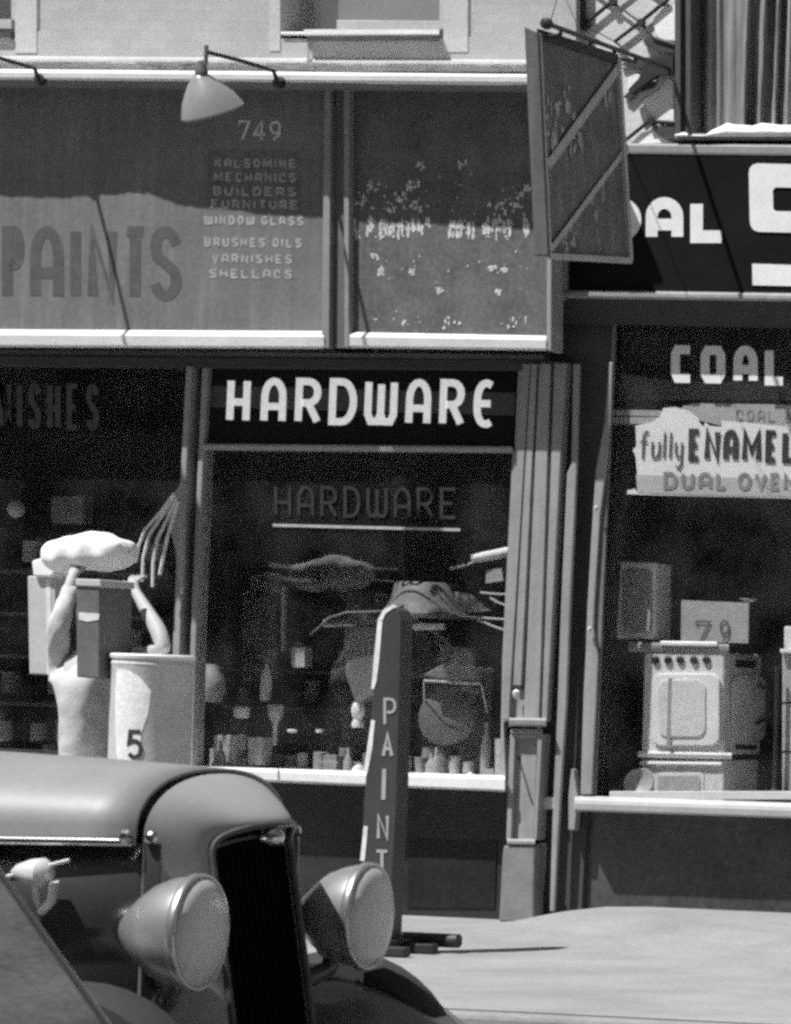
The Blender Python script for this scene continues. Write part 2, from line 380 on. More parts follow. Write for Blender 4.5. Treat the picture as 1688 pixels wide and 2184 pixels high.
# left show window
wl = M(); wl.rect(UL, 1640, 380, 1662, -.1, .2); wl = build('show_window', wl, WHITE, HS)
b = M(); b.quad([(UL, 780), (398, 780), (362, 1640), (UL, 1640)], .0, .004); build('pane', b, GLASS, wl)
tx = M(); word(tx, 'VARNISHES', -128, 812, 212, 912, 12, -.006, .42, .02); build('lettering', tx, mat('faded_gilt', .06, .6, .5, 30), wl)
b = M(); b.quad([(UL, 1662), (380, 1662), (378, 2010), (UL, 2010)], .06, .1); build('bulkhead', b, BULK, HS)
# hardware show window
wr = M(); wr.molding(398, 1078, [(1634, 1655, -.09), (1640, 1661, -.13), (1658, 1686, -.13), (1662, 1689, -.07), (1662, 1689, .3), (1634, 1655, .3)])
wr = build('show_window', wr, WHITE, HS, bevel=.005)
b = M(); b.rect(592, 1641, 596, 1668, -.1325, .002); build('sill_joint', b, TRIM, wr)
b = M(); b.quad([(430, 960), (1094, 966), (1082, 1660), (405, 1638)], .0, .004); build('pane', b, GLASS, wr)
b = M(); b.molding(430, 1094, [(946, 952, -.05), (950, 956, -.06), (960, 966, -.055), (960, 966, .06), (946, 952, .06)]); build('transom_bar', b, mat('transom_bar_paint', .3, .5, .2), wr, bevel=.003)
# ghost lettering painted on the pane
tx = M(); word(tx, 'HARDWArE'.replace('r', 'R'), 585, 1035, 975, 1102, 7, -.006, .35, .013); build('lettering', tx, mat('gilt_ghost', .03, .5, .5, 30), wr)
b = M(); b.quad([(582, 1117), (982, 1127), (982, 1133), (582, 1123)], -.006, .002); build('painted_line', b, mat('painted_line', .4, .6), wr)
# HARDWARE transom sign
ms = M(); ms.quad([(443, 780), (1104, 788), (1094, 952), (432, 946)], -.005, .05)
ht = build('transom_sign', ms, mat('black_glass', .012, .12, .2, 3, 40, .0, spec=.5), HS)
b = M(); b.quad([(441, 822), (1100, 838), (1098, 886), (438, 868)], -.0085, .003); build('reflection_band', b, mat('reflection_band_grey', .07, .4, .3, 4), ht)  # reflection in the black glass painted as a grey band
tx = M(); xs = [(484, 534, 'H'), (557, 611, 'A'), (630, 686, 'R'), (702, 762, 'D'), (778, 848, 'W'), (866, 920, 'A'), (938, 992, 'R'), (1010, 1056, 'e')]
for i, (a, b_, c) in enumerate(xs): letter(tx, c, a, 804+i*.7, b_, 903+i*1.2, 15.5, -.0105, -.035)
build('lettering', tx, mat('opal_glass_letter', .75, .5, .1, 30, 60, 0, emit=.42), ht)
# bulkhead
b = M(); b.quad([(398, 1664), (1086, 1690), (1078, 1985), (392, 1975)], .05, .12); build('bulkhead', b, BULK, HS, bevel=.004)
b = M(); b.quad([(870, 1790), (1060, 1796), (1056, 1938), (868, 1936)], .042, .006); build('bulkhead_panel', b, mat('dark_bulkhead_inset', .02, .3, .5, 3, 30, .1), HS, bevel=.003)
# pilaster
pl = M(); pl.quad([(1106, 770), (1206, 772), (1162, 1540), (1072, 1540)], -.04, .08)
pl = build('pilaster', pl, TRIM, HS, bevel=.004)
def strip(ms, a, b, v0, v1, Y, d):        # a, b: (u at v 970, u at v 1470)
    f = lambda p, v: p[0]+(p[1]-p[0])*(v-970)/500
    ms.quad([(f(a, v0), v0), (f(b, v0), v0), (f(b, v1), v1), (f(a, v1), v1)], Y, d)
ms = M()
for a, b_, v1 in (((1103, 1073), (1119, 1089), 1535), ((1122, 1094), (1136, 1111), 1462), ((1142, 1120), (1168, 1152), 1535), ((1176, 1158), (1196, 1170), 1535)):
    strip(ms, a, b_, 775, v1, -.075, .034)
build('shaft', ms, TRIM, pl, bevel=.004)
ms = M(); strip(ms, (1136.5, 1111.5), (1141.5, 1119), 775, 1470, -.042, .0015); strip(ms, (1168.5, 1152.5), (1175, 1157), 775, 1470, -.042, .0015); build('flute', ms, mat('flute_dark', .07, .9), pl)  # darker strips laid in the flutes
c0 = at(1102, 1472, -.09); ms = M(); ms.lathe(c0+Vector((0, 0, -.03)), (0, 0, 1), [(-.02, .008), (.0, .018), (.02, .02), (.03, .012), (.035, .001)], 14); build('flute_stop', ms, mat('pilaster_cream', .6, .6, .15), pl, smooth=True)
ms = M(); ms.molding(1086, 1166, [(1531, 1532, -.10), (1535, 1536, -.125), (1546, 1547, -.12), (1550, 1551, -.08), (1550, 1551, .1), (1531, 1532, .1)]); build('band', ms, TRIM, pl, bevel=.003); ms = M()
ms.molding(1090, 1158, [(1554, 1555, -.09), (1563, 1564, -.10), (1566, 1567, -.07), (1566, 1567, .1), (1554, 1555, .1)]); build('band', ms, TRIM, pl, bevel=.003); ms = M()
ms.molding(1082, 1142, [(1789, 1790, -.09), (1793, 1794, -.11), (1800, 1801, -.11), (1804, 1805, -.07), (1804, 1805, .1), (1789, 1790, .1)])
build('band', ms, TRIM, pl, bevel=.003)
ms = M(); ms.quad([(1088, 1566), (1099, 1566), (1090, 1792), (1080, 1792)], -.085, .1); ms.quad([(1147, 1566), (1157, 1566), (1145, 1792), (1138, 1792)], -.085, .1)
ms.quad([(1099, 1566), (1147, 1566), (1146, 1574), (1099, 1574)], -.085, .1)
build('panel_frame', ms, TRIM, pl, bevel=.003)
ms = M(); ms.quad([(1099, 1574), (1146, 1574), (1138, 1792), (1090, 1792)], -.05, .1); build('panel', ms, TRIM, pl)
ms = M(); ms.quad([(1104, 1612), (1107, 1612), (1138, 1716), (1134, 1716)], -.0525, .002); build('panel_shadow', ms, TRIMD, pl)  # slanting cast shadow painted on the panel as a dark strip
ms = M(); ms.quad([(1074, 1804), (1142, 1804), (1140, 1830), (1138, 1968), (1064, 1966), (1071, 1830)], -.10, .12); build('plinth', ms, mat('worn_plinth_paint', .2, .7, .25), pl, bevel=.01)
# stile beside the window, lit
ms = M(); ms.quad([(1094, 960), (1104, 960), (1074, 1540), (1080, 1690), (1066, 1690), (1072, 1400)], -.03, .05); build('jamb', ms, TRIM, HS)
# party pier with drainpipes
ms = M(); ms.quad([(1186, 560), (1306, 560), (1306, 780), (1240, 1950), (1140, 1965), (1166, 1500)], .06, .5); build('pier', ms, TRIMD, HS)
ms = M(); ms.quad([(1222, 775), (1236, 775), (1232, 900), (1230, 1000), (1216, 1300), (1208, 1500), (1193, 1740), (1182, 1945), (1172, 1945), (1178, 1750), (1189, 1500), (1196, 1300), (1209, 1010), (1218, 990), (1220, 900)], -.05, .03); build('drainpipe', ms, TRIM, HS, bevel=.008)
ms = M(); ms.quad([(1218, 1640), (1224, 1640), (1232, 1700), (1226, 1772), (1212, 1772), (1212, 1700)], -.02, .06); build('drainpipe_shoe', ms, TRIM, HS, bevel=.008)
ms = M(); ms.quad([(1150, 1798), (1158, 1798), (1152, 1900), (1146, 1900)], -.01, .05); build('conduit', ms, TRIM, HS)
# interior and rest of the block
def room(name, x0, x1, y0, y1, z0, z1, zf, parent):
    ms = M(); e = .02
    ms.box((x0, y1, z0), (x1, y1+e, z1)); ms.box((x0-e, y0, z0), (x0, y1, z1)); ms.box((x1, y0, z0), (x1+e, y1, z1)); ms.box((x0, y0, z1), (x1, y1, z1+e)); ms.box((x0, y0, zf-e), (x1, y1, zf))
    return build(name, ms, INNER, parent)
room('interior', -4.0, .70, .30, 3.0, .2, 3.25, .60, HS)
ms = M(); ms.box((-4.2, .5, 3.3), (.55, 6, 7)); ms.box((-9, -.1, 0), (-4.05, 6, 7)); build('rear_block', ms, STONE, HS)
for o in HS.children:
    if o.name.startswith('show_window'): o['label'] = 'dark show window with faded varnish lettering' if o is wl else 'show window with white sill under the lit hardware transom'

# ================================================================= painted signboard of the hardware store
SB = thing('signboard', at(400, 740, YB), 'long weathered paint signboard in two panels over the hardware store windows', 'signboard')
BOARD = mat('weathered_board', .145, .8, .26, 2.2, 30, .3, streak=.25)
BOARD2 = mat('weathered_board_dark', .11, .8, .42, 5, 40, .3, streak=.15)
ms = M(); ms.quad([(UL, 178), (694, 185), (694, 722), (UL, 706)], YB, .2); p1 = build('panel', ms, BOARD, SB)
ms = M(); ms.quad([(744, 185), (1167, 190), (1167, 730), (744, 722)], YB, .1); p2 = build('panel', ms, BOARD2, SB)
RAIL = mat('bleached_rail', .66, .7, .15, 6, 50, .2)
ms = M(); ms.molding(UL, 692, [(700, 706, YB-.01), (711, 717, YB-.06), (734, 740, YB-.055), (738, 744, YB-.02), (738, 744, YB+.2), (700, 706, YB+.2)])
ms.molding(746, 1166, [(708, 716, YB-.01), (717, 724, YB-.06), (738, 744, YB-.055), (742, 748, YB-.02), (742, 748, YB+.1), (708, 716, YB+.1)])
build('bottom_rail', ms, RAIL, SB, bevel=.004)
ms = M(); ms.quad([(692, 186), (706, 186), (702, 742), (686, 742)], YB-.05, .25); ms.quad([(733, 186), (745, 186), (744, 742), (734, 742)], YB-.05, .25); build('stile', ms, mat('mullion_paint', .24, .7, .2), SB, bevel=.004)
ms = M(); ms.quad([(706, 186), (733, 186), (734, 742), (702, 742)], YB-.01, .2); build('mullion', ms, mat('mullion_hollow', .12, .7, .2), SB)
ms = M(); ms.quad([(1167, 190), (1178, 190), (1176, 748), (1166, 748)], YB-.05, .14); build('end_stile', ms, mat('end_stile_paint', .28, .7, .2), SB, bevel=.006)
L1 = mat('faded_letter_dark', .085, .85, .35, 14, 60, .2)
tx = M()
for c, a, b_ in (('P', 4, 52), ('A', 64, 136), ('I', 146, 176), ('N', 186, 250), ('T', 259, 317), ('S', 318, 388)): letter(tx, c, a, 482, b_, 642, 23, YB-.0016, 0, 0, .01)
build('lettering', tx, L1, p1)
L2 = mat('faded_letter_light', .32, .85, .3, 22, 70, .2)
b = M(); b.quad([(445, 318), (640, 322), (640, 452), (440, 446)], YB-.0006, .0003); build('list_ground', b, mat('list_ground_paint', .125, .85, .4, 5, 30, .2), p1)
tx = M()
letter(tx, '7', 509, 256, 534, 299, 5, YB-.0018); letter(tx, '4', 540, 257, 568, 300, 5, YB-.0018); letter(tx, '9', 574, 257, 601, 300, 5, YB-.0018)
build('lettering', tx, mat('number_paint', .55, .85, .2, 20), p1); tx = M()
for s, a, b_, v in (('KALSOMINE', 458, 632, 336), ('MECHANICS', 456, 632, 366), ('BUILDERS', 454, 632, 396), ('FURNITURE', 450, 636, 424), ('WINDOW GLASS', 436, 648, 458), ('BRUSHES OILS', 436, 644, 505), ('VARNISHES', 452, 624, 540), ('SHELLACS', 446, 624, 572)):
    word(tx, s, a, v, b_, v+21, 5.2, YB-.0018, .3, .012)
build('lettering', tx, L2, p1)
# flaking paint on the second panel: what is left of two rows of letters
fl = M(); random.seed(21)
def flake(u, v, su, sv, k):
    n = 7; fl.quad([(u+su*math.cos(2*math.pi*i/n)*random.uniform(.45, 1), v+sv*math.sin(2*math.pi*i/n)*random.uniform(.45, 1)) for i in range(n)], YB-.0016-.0003*(k % 6), .0012)
k = 0
for u0, u1 in ((748, 768), (784, 800), (812, 868), (872, 920), (960, 990), (1000, 1016), (1034, 1094), (1120, 1138)):
    x = u0
    while x < u1-3:                        # worn upright strokes, a cross stroke here and there
        t = random.uniform(464, 476); b0 = random.uniform(492, 511)
        for _ in range(random.randint(3, 6)): k += 1; flake(x+random.gauss(0, 1.6), random.uniform(t, b0), random.uniform(2.6, 6), random.uniform(6, 15), k)
        if random.random() < .5:
            for _ in range(3): k += 1; flake(x+random.uniform(2, 10), random.choice((472, 488, 505))+random.gauss(0, 2), random.uniform(3, 6), random.uniform(2, 4), k)
        x += random.uniform(7, 13)
for (u, v, n, r) in ((900, 352, 3, 9), (985, 355, 2, 10), (795, 398, 5, 14), (880, 395, 6, 12), (845, 432, 12, 26), (890, 440, 8, 18), (770, 430, 6, 16), (1090, 440, 12, 26), (1110, 415, 4, 10), (1130, 400, 3, 12), (815, 575, 4, 10), (880, 578, 4, 7), (936, 618, 6, 6), (1048, 572, 4, 6), (1078, 577, 4, 7), (1064, 622, 4, 5), (800, 548, 3, 8), (860, 692, 2, 12), (960, 690, 3, 14), (1110, 690, 3, 20)):
    for _ in range(n*2):
        k += 1; flake(u+random.gauss(0, r*.6), v+random.gauss(0, r*.45), random.uniform(2, 6.5), random.uniform(2.5, 8), k)
for _ in range(60):
    k += 1; v = random.choice((395, 432, 560, 600, 690)); flake(random.uniform(750, 1150), v+random.gauss(0, 12), random.uniform(1, 3.2), random.uniform(1.5, 5), k)
build('paint_remnant', fl, mat('flaking_white_paint', .5, .85, .4, 20, 60, .3), p2)

# ================================================================= appliance and coal store (right building)
RS = thing('store_building', (2.4, .1, 0), 'dark-fronted coal and stove store building with big white letters over its window', 'building')
UR = 2300
ms = M(); ms.rect(1229.5, -140, 1440, 309, .02, .3); build('wall', ms, mat('whitewashed_wall', .58, .9, .16, 4, 40, .4), RS)
ms = M(); ms.rect(1440, -140, 1452, 292, -.05, .3); ms.rect(1463, -140, 1474, 288, -.04, .3); ms.rect(1452, -140, 1463, 290, -.02, .3); build('corner_post', ms, mat('dark_post_paint', .07, .7, .25), RS, bevel=.004)
# curtained window
cw = M(); cw.rect(1440, 284, UR, 297, -.06, .4); cw = build('window', cw, mat('ledge_dark', .2, .8), RS, bevel=.004)
rows = []; random.seed(5)
us = [1474+(1790-1474)*i/150 for i in range(151)]
def cur(u, v):
    y = .1+.016*math.sin((u-1474)/9.0)+.008*math.sin(u/4.1+1)
    for c, wd, dp in ((1597, 5, .1), (1632, 5, .09), (1662, 6, .12), (1688, 8, .1)): y -= dp*math.exp(-((u-c+.012*v*3)/wd)**2)
    return y
for u in us: rows.append([at(u, v, cur(u, v)) for v in (-140, 0, 140, 280)])
g = M(); g.grid(rows); build('curtain', g, mat('drab_curtain', .17, .9, .2, 8, 60, .2, streak=1.2, stretch=(1, 1, .15)), cw, smooth='all')
b = M(); b.rect(1474, -140, UR, 286, .45, .02); build('dark_room', b, INNER, cw)
# sign fascia
ms = M(); ms.rect(1206, 318, UR, 626, -.06, .3); sf = build('fascia', ms, mat('black_fascia', .011, .8, .3, 3, 40, .1, spec=.05), RS)
ms = M(); ms.molding(1229.5, UR, [(304, 314, -.058), (308, 318, -.068), (322, 333, -.067), (327, 338, -.064), (327, 338, .1), (304, 314, .1)]); build('fascia_top', ms, mat('fascia_trim', .26, .6, .2), sf, bevel=.004)
ms = M(); ms.molding(1196, UR, [(618, 634, -.07), (622, 638, -.115), (631, 647, -.115), (636, 652, -.1), (636, 652, .2), (618, 634, .2)]); build('fascia_sill', ms, TRIM, sf, bevel=.004)
ms = M(); ms.rect(1194, 545, 1206, 640, -.10, .3); build('fascia_end', ms, TRIM, sf, bevel=.004)
ms = M(); ms.molding(1200, UR, [(637, 655, -.09), (676, 700, -.02), (690, 712, .0), (690, 712, .3), (637, 655, .3)]); build('soffit', ms, mat('soffit_black', .035, .7), RS)
WL = mat('white_letter_enamel', .72, .6, .1, 8, 50, .1)
tx = M(); ribbon(tx, arc(1318, 468, 38, 36, 90, -90, 14), 25, -.0625); 
letter(tx, 'A', 1378, 420, 1458, 517, 25, -.0625, 0, 0, 0)
letter(tx, 'L', 1473, 421, 1553, 518, 27, -.0625, 0, 0, 0)
build('lettering', tx, WL, sf)
tx = M()
for q in ([(1616, 348), (1606, 351), (1600, 358), (1598, 368), (1600, 470), (1602, 482), (1608, 490), (1618, 494), (1790, 498), (1790, 452), (1656, 450), (1650, 446), (1649, 405), (1655, 399), (1790, 402), (1790, 352)], [(1605, 562), (1790, 568), (1790, 612), (1606, 608)]): tx.quad(q, -.067, .006)
tx.quad([(1740, 499), (1790, 500), (1790, 567), (1740, 566)], -.067, .006)
build('lettering', tx, WL, sf)
# window posts
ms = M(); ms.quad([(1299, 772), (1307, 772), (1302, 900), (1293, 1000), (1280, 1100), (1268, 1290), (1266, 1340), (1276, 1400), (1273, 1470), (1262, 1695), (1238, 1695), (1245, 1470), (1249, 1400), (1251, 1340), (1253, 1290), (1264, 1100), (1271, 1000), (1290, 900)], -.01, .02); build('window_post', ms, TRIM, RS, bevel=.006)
ms = M(); ms.quad([(1307, 690), (1314, 690), (1286, 1300), (1270, 1695), (1240, 1695), (1268, 1300)], .015, .02); build('window_post', ms, mat('post_shade_paint', .15, .7), RS, bevel=.004)  # dim side of the post, its shade put into a darker colour
for (u, v) in ((1272, 1084), (1258, 1342)):
    ms = M(); ms.lathe(at(u, v, -.04), (.25, 0, 1), [(-.012, .006), (-.006, .012), (.008, .012), (.014, .005)], 12); build('post_clip', ms, mat('post_clip_paint', .5, .6), RS, smooth=True)
sw = M(); sw.molding(1226, UR, [(1697, 1733, .02), (1705, 1741, -.1), (1714, 1750, -.105), (1727, 1764, -.1), (1730, 1767, -.05), (1730, 1767, .4), (1697, 1733, .4)]); sw.rect(1300, 1688, UR, 1706, .02, .05)
sw = build('show_window', sw, mat('sill_paint', .46, .6, .12), RS, bevel=.004)
ms = M(); ms.rect(1150, 1700, 1184, 1726, -.02, .1); build('sill_stub', ms, mat('sill_stub_paint', .5, .6), RS, bevel=.006)
b = M(); b.quad([(1316, 690), (UR, 710), (UR, 1720), (1278, 1690)], .06, .004); build('pane', b, GLASS, sw)
b = M(); b.quad([(1310, 690), (UR, 712), (UR, 800), (1308, 778)], .12, .02); build('transom_head', b, BLACK, sw)
tx = M()
for c, a, b_ in (('c', 1431, 1482), ('o', 1494, 1549), ('A', 1565, 1617), ('L', 1632, 1680)): letter(tx, c, a, 734+.02*(a-1434), b_, 818+.02*(a-1434), 19, .0575, 0, 0, .01)
build('lettering', tx, WL, sw)
b = M(); b.quad([(1312, 796), (1440, 812), (1440, 852), (1310, 852)], .14, .02); b.quad([(1440, 812), (UR, 830), (UR, 852), (1440, 852)], .1405, .02); build('transom_panel', b, mat('transom_grey', .1, .6, .2), sw)
b = M(); b.quad([(1309, 873), (1440, 876), (1440, 888), (1308, 886)], .085, .02); b.quad([(1308, 889), (1440, 890), (1440, 904), (1307, 904)], .085, .02); build('shelf_rail', b, mat('shelf_rail_paint', .42, .7, .2), sw)
b = M(); b.quad([(1160, 1726), (UR, 1760), (UR, 2020), (1150, 2010)], .1, .2); build('bulkhead', b, mat('polished_dark_panel', .055, .25, .7, 2.2, 25, .1, spec=.5), RS)
room('interior', .86, 9, .40, 2.6, .2, 3.6, .56, RS)
ms = M(); ms.box((.8, .62, 4.6), (9, 6, 7)); ms.box((4.2, -.1, 0), (9, .3, 7)); build('rear_block', ms, STONE, RS)

# ================================================================= gooseneck sign lamps
def sign_lamp(label):
    base = at(590, 156, YC-.05)
    t = thing('sign_lamp', base, label, 'lamp', 'sign lamps on the cornice')
    tip = at(440, 110, YC-.64)
    a = M(); mid = base+(tip-base)*.5+Vector((0, 0, .03))
    a.tube([base+Vector((0, .03, -.04)), base+Vector((0, 0, -.03)), base+Vector((-.01, -.01, .01)), base+(tip-base)*.25+Vector((0, 0, .01)), mid-Vector((0, 0, .02)), tip], .011)
    a.lathe(base+Vector((0, .04, -.045)), (0, -1, 0), [(0, .035), (.03, .03), (.035, .012)], 12)
    build('arm', a, IRON, t, smooth=True)
    ax = Vector((.17, .42, -.90)).normalized()
    s = M(); s.tube([tip+Vector((0, 0, .035)), tip+Vector((0, 0, -.02)), tip-Vector((0, 0, .07))], .011)
    top = at(430, 140, YC-.63)
    s.lathe(top, (0, .05, -1), [(-.03, .01), (-.02, .022), (.0, .024), (.02, .032), (.05, .034), (.06, .03)], 16); build('socket', s, mat('lamp_socket_metal', .12, .5, .3), t, smooth=True)
    h = M(); o = at(424, 158, YC-.63)
    h.lathe(o, ax, [(-.005, .02), (0, .035), (.015, .047), (.04, .070), (.08, .101), (.13, .133), (.175, .153), (.198, .162), (.208, .166), (.212, .161), (.198, .156), (.12, .118), (.05, .07), (.03, .02)], 40)
    build('shade', h, mat('white_enamel_shade', .25, .35, .15, 9, 50, .05, spec=.5), t, smooth='all')
    b = M(); b.lathe(o+ax*.05, ax, [(0, .015), (.04, .028), (.07, .033), (.1, .022), (.112, .002)], 16); build('bulb', b, mat('frosted_bulb', .7, .3, .05), t, smooth=True)
    return t
lamp = sign_lamp('white enamel cone lamp on an iron arm over the faded paint lettering')
l2 = copy_tree(lamp); l2.location = at(80, 150, YC-.02); l2['label'] = 'iron lamp arm at the left edge of the cornice, its shade out of view'

# ================================================================= sign hanging out over the pavement
pN, pF = -2.05, -1.10
hang = thing('hanging_sign', at(1330, 558, pF), 'dark weathered panel sign hanging edge-out from an iron bracket', 'sign')
T = Vector((-.05, 0, 0))
a, b_, c, d = at(1146, 72, pN), at(1315, 126, pF), at(1341, 556, pF), at(1168, 546, pN)
NS = (b_-a).cross(d-a).normalized(); NS = NS if NS.x > 0 else -NS
SIGN = mat('weathered_dark_sign', .13, .85, .4, 4, 40, .3, streak=.45)
ms = M(); ms.prism([a, b_, c, d], T); build('panel', ms, SIGN, hang)
FR = mat('sign_frame_wood', .42, .8, .25, 8, 50, .3)
def bar(ms, p, q, wd, off=.012, n=None):
    n = n or NS
    dd = (q-p).normalized(); s = dd.cross(n).normalized()*wd/2
    ms.prism([p+s, q+s, q-s, p-s], n*off)
ms = M()
bar(ms, b_, c, .035, .02); bar(ms, d, c, .03, .02); bar(ms, a+Vector((0, 0, 0)), d, .022, .02)
build('frame', ms, FR, hang)
ms = M(); ms.prism([a+Vector((.02, -.002, .0)), a+T*1.05+Vector((0, -.002, .03)), d+T*1.05+Vector((0, -.002, 0)), d+Vector((.02, -.002, -.0))], (0, -.03, 0)); build('edge_board', ms, mat('sign_edge_board', .09, .8, .3, 4, 40, .3, streak=.3), hang, bevel=.004)
ms = M(); bar(ms, a, b_, .05, .014); build('top_rail', ms, IRON, hang)
def onsign(u, v):                          # point on the sign's street face
    n = NS; r = ray(u, v); t = (a-CAM).dot(n)/r.dot(n); return CAM+r*t
ms = M()
for (p, q, wd) in (((1337-20, 142), (1165, 352), .05), ((1335, 312), (1172, 530), .032)): bar(ms, onsign(*p)+NS*.012, onsign(*q)+NS*.012, wd, .003)
build('batten', ms, FR, hang)
ms = M()
random.seed(17)
for cu, cv, n_, sp in ((1200, 235, 16, 26), (1232, 300, 10, 22), (1292, 395, 12, 20), (1270, 445, 8, 16), (1215, 500, 12, 22), (1182, 300, 8, 10), (1290, 200, 5, 12)):
    for _ in range(n_):                    # upright streaks left of the old lettering
        u = cu+random.gauss(0, sp*.55); v = cv+random.gauss(0, sp*.9); h = random.uniform(8, 42); wd = random.uniform(1.2, 4.5)
        u = min(1322, max(1158+(v-70)*.045, u)); v = max(v, 95+(u-1146)*.32+h*.6)
        pts = [onsign(*p)+NS*(.004+.0004*(_ % 8)) for p in ((u-wd*.3, v-h*.5), (u+wd*.3, v-h*.45), (u+wd, v), (u+wd*.5, v+h*.4), (u-wd*.2, v+h*.5), (u-wd, v+h*.05))]; ms.prism(pts, NS*.0004)
build('weather_stain', ms, mat('sign_peeled_patch', .32, .85, .45, 12, 60, .3, streak=.6), hang)
w0, w1 = at(1428, 146, -.05), at(1168, 50, -2.2)
ms = M(); ms.tube([w0+Vector((0, .12, 0)), w0, (w0+w1)/2, w1], .013); ms.lathe(w1, w1-w0, [(-.02, .02), (0, .03), (.02, .03), (.03, .01)], 10)
build('bracket', ms, IRON, hang, smooth=True)
for f in (.1, .33, .52, .7):
    ms = M(); p = w1+(w0-w1)*f; q = a+(b_-a)*min(1, f*1.25)+T*.5; ms.tube([p, Vector((p.x, p.y, p.z-.03)), q], .011); build('hanger', ms, IRON, hang, smooth=True)
ms = M(); ms.tube([w1, at(1176, 40, -2.1), at(1197, -30, -.1)], .003); build('guy_wire', ms, IRON, hang)
ms = M(); e = at(1440, 146, -.1)
ms.prism([at(1378, 128, -.06), at(1436, 118, -.06), at(1436, 156, -.06), at(1400, 160, -.06), at(1345, 200, -.06), at(1340, 190, -.06), at(1362, 168, -.06)], (0, .04, 0)); build('wall_plate', ms, IRON, hang)

# ================================================================= iron lattice in the gap between the stores
lt = thing('lattice_gate', at(1330, 306, -.04), 'rusty iron diamond lattice across the gap beside the hanging sign', 'lattice')
for p, q, r in (((1247, 52), (1306, 3), .011), ((1306, 3), (1366, 47), .007), ((1366, 47), (1312, 88), .010), ((1312, 88), (1247, 52), .004), ((1366, 47), (1426, -2), .011), ((1366, 47), (1396, 82), .009), ((1306, 3), (1250, -40), .008), ((1306, 3), (1360, -40), .008), ((1426, -2), (1370, -40), .01), ((1396, 82), (1440, 96), .014), ((1385, 258), (1333, 300), .010), ((1385, 258), (1442, 262), .012), ((1312, 88), (1340, 110), .008)):
    ms = M(); ms.tube([at(*p, -.004), at(*q, -.004)], r, 6); build('lattice_bar', ms, IRON, lt)
for p in ((1247, 52), (1306, 2), (1366, 47), (1388, 257)): ms = M(); ms.lathe(at(*p, -.022), (0, 1, 0), [(0, .022), (.02, .026), (.03, .02)], 10); build('lattice_rivet', ms, IRON, lt)
ms = M(); ms.quad([(1228, -60), (1243, -60), (1243, 44), (1250, 50), (1244, 64), (1230, 56)], -.03, .04); build('upright', ms, IRON, lt)
tp = thing('torn_poster', at(1390, 296, -.0), 'torn white poster scraps stuck on the wall behind the iron lattice', 'poster')
PAPER = mat('torn_paper', .80, .9, .08, 8, 50, .3)
for i, q in enumerate(([(1408, 190), (1424, 166), (1436, 172), (1438, 262), (1420, 266), (1402, 258), (1380, 232), (1372, 214)], [(1394, 40), (1416, 14), (1440, 10), (1440, 86), (1408, 84), (1398, 66)], [(1346, 306), (1368, 284), (1392, 276), (1414, 292), (1436, 304)], [(1340, 164), (1360, 156), (1372, 164), (1350, 198), (1338, 200)])):
    ms = M(); ms.quad(q, .014-.002*i, .004); build('paper_scrap', ms, PAPER, tp)
for lab, q in zip(('dark torn cloth scrap high in the iron lattice beside the post', 'long dark torn cloth scrap just under the bracket end', 'dark slanting torn cloth scrap close to the hanging sign edge', 'small dark torn cloth scrap low by the foot of the post'), ([(1372, 86), (1392, 82), (1438, 94), (1438, 112), (1404, 108), (1392, 98), (1378, 98)], [(1322, 136), (1376, 122), (1424, 118), (1430, 140), (1390, 146), (1340, 142)], [(1330, 206), (1346, 190), (1372, 178), (1400, 172), (1392, 186), (1360, 196), (1342, 214)], [(1402, 286), (1394, 268), (1440, 266), (1440, 296), (1420, 296)])):
    rg = M(); rg.quad(q, -.006, .02); build('torn_cloth', rg, mat('dark_torn_cloth', .06, .95, .4, 9, 50, .4), None, label=lab, cat='cloth', group='torn cloth scraps in the lattice')

# folded cloth on the ledge of the curtained window
rows = []
for i in range(40):
    u = 1440+(UR-1440)*(i/39)**1.5; h = 6+20*min(1, max(0, (u-1500)/50))+2.5*math.sin(u*.07)+1.5*math.sin(u*.19+1)
    b0 = 291
    rows.append([at(u, b0, -.065), at(u, b0-h*.35, -.085), at(u, b0-h*.75, -.07), at(u, b0-h, -.02), at(u, b0-h*.8, .07), at(u, b0, .1)])
ms = M(); ms.grid(rows); build('folded_cloth', ms, WHITE, None, smooth='all', label='white cloth heaped along the ledge of the curtained upper window', cat='cloth')

# ================================================================= pavement sign
ps = thing('pavement_sign', Vector((at(800, 2040, -2.6).x, -2.6, 0)), 'tall narrow dark pavement sign lettered PAINT down its face', 'sign')
YP = -2.6
pts = [(834, 1300), (842, 1296), (850, 1304), (856, 1322), (852, 1500), (846, 1700), (838, 1850), (830, 2040), (790, 2040), (770, 1850), (777, 1700), (788, 1560), (796, 1480), (806, 1400), (812, 1330), (822, 1308)]
ms = M(); ms.quad(pts, YP, .11); build('board', ms, mat('dark_sign_enamel', .055, .4, .25, 5, 50, .1), ps, bevel=.004)
ms = M()
for q in ([(806, 1322), (816, 1322), (810, 1400), (804, 1450), (798, 1470), (792, 1470), (798, 1400)], [(792, 1535), (800, 1538), (794, 1600), (784, 1650), (776, 1645), (784, 1590)], [(776, 1762), (785, 1764), (778, 1838), (768, 1836)]):
    ms = M(); ms.quad(q, YP-.004, .003); build('sunlit_edge', ms, mat('sunlit_edge_white', .7, .6, .3, 14), ps, bevel=.002)  # sunlit left side of the board painted as white strips
ms = M(); ms.quad([(806, 1322), (818, 1300), (838, 1290), (846, 1294), (836, 1300), (822, 1310), (815, 1326)], YP-.004, .003)
build('sunlit_edge', ms, mat('sunlit_edge_white', .7, .6, .3, 14), ps, bevel=.002)
tx = M()
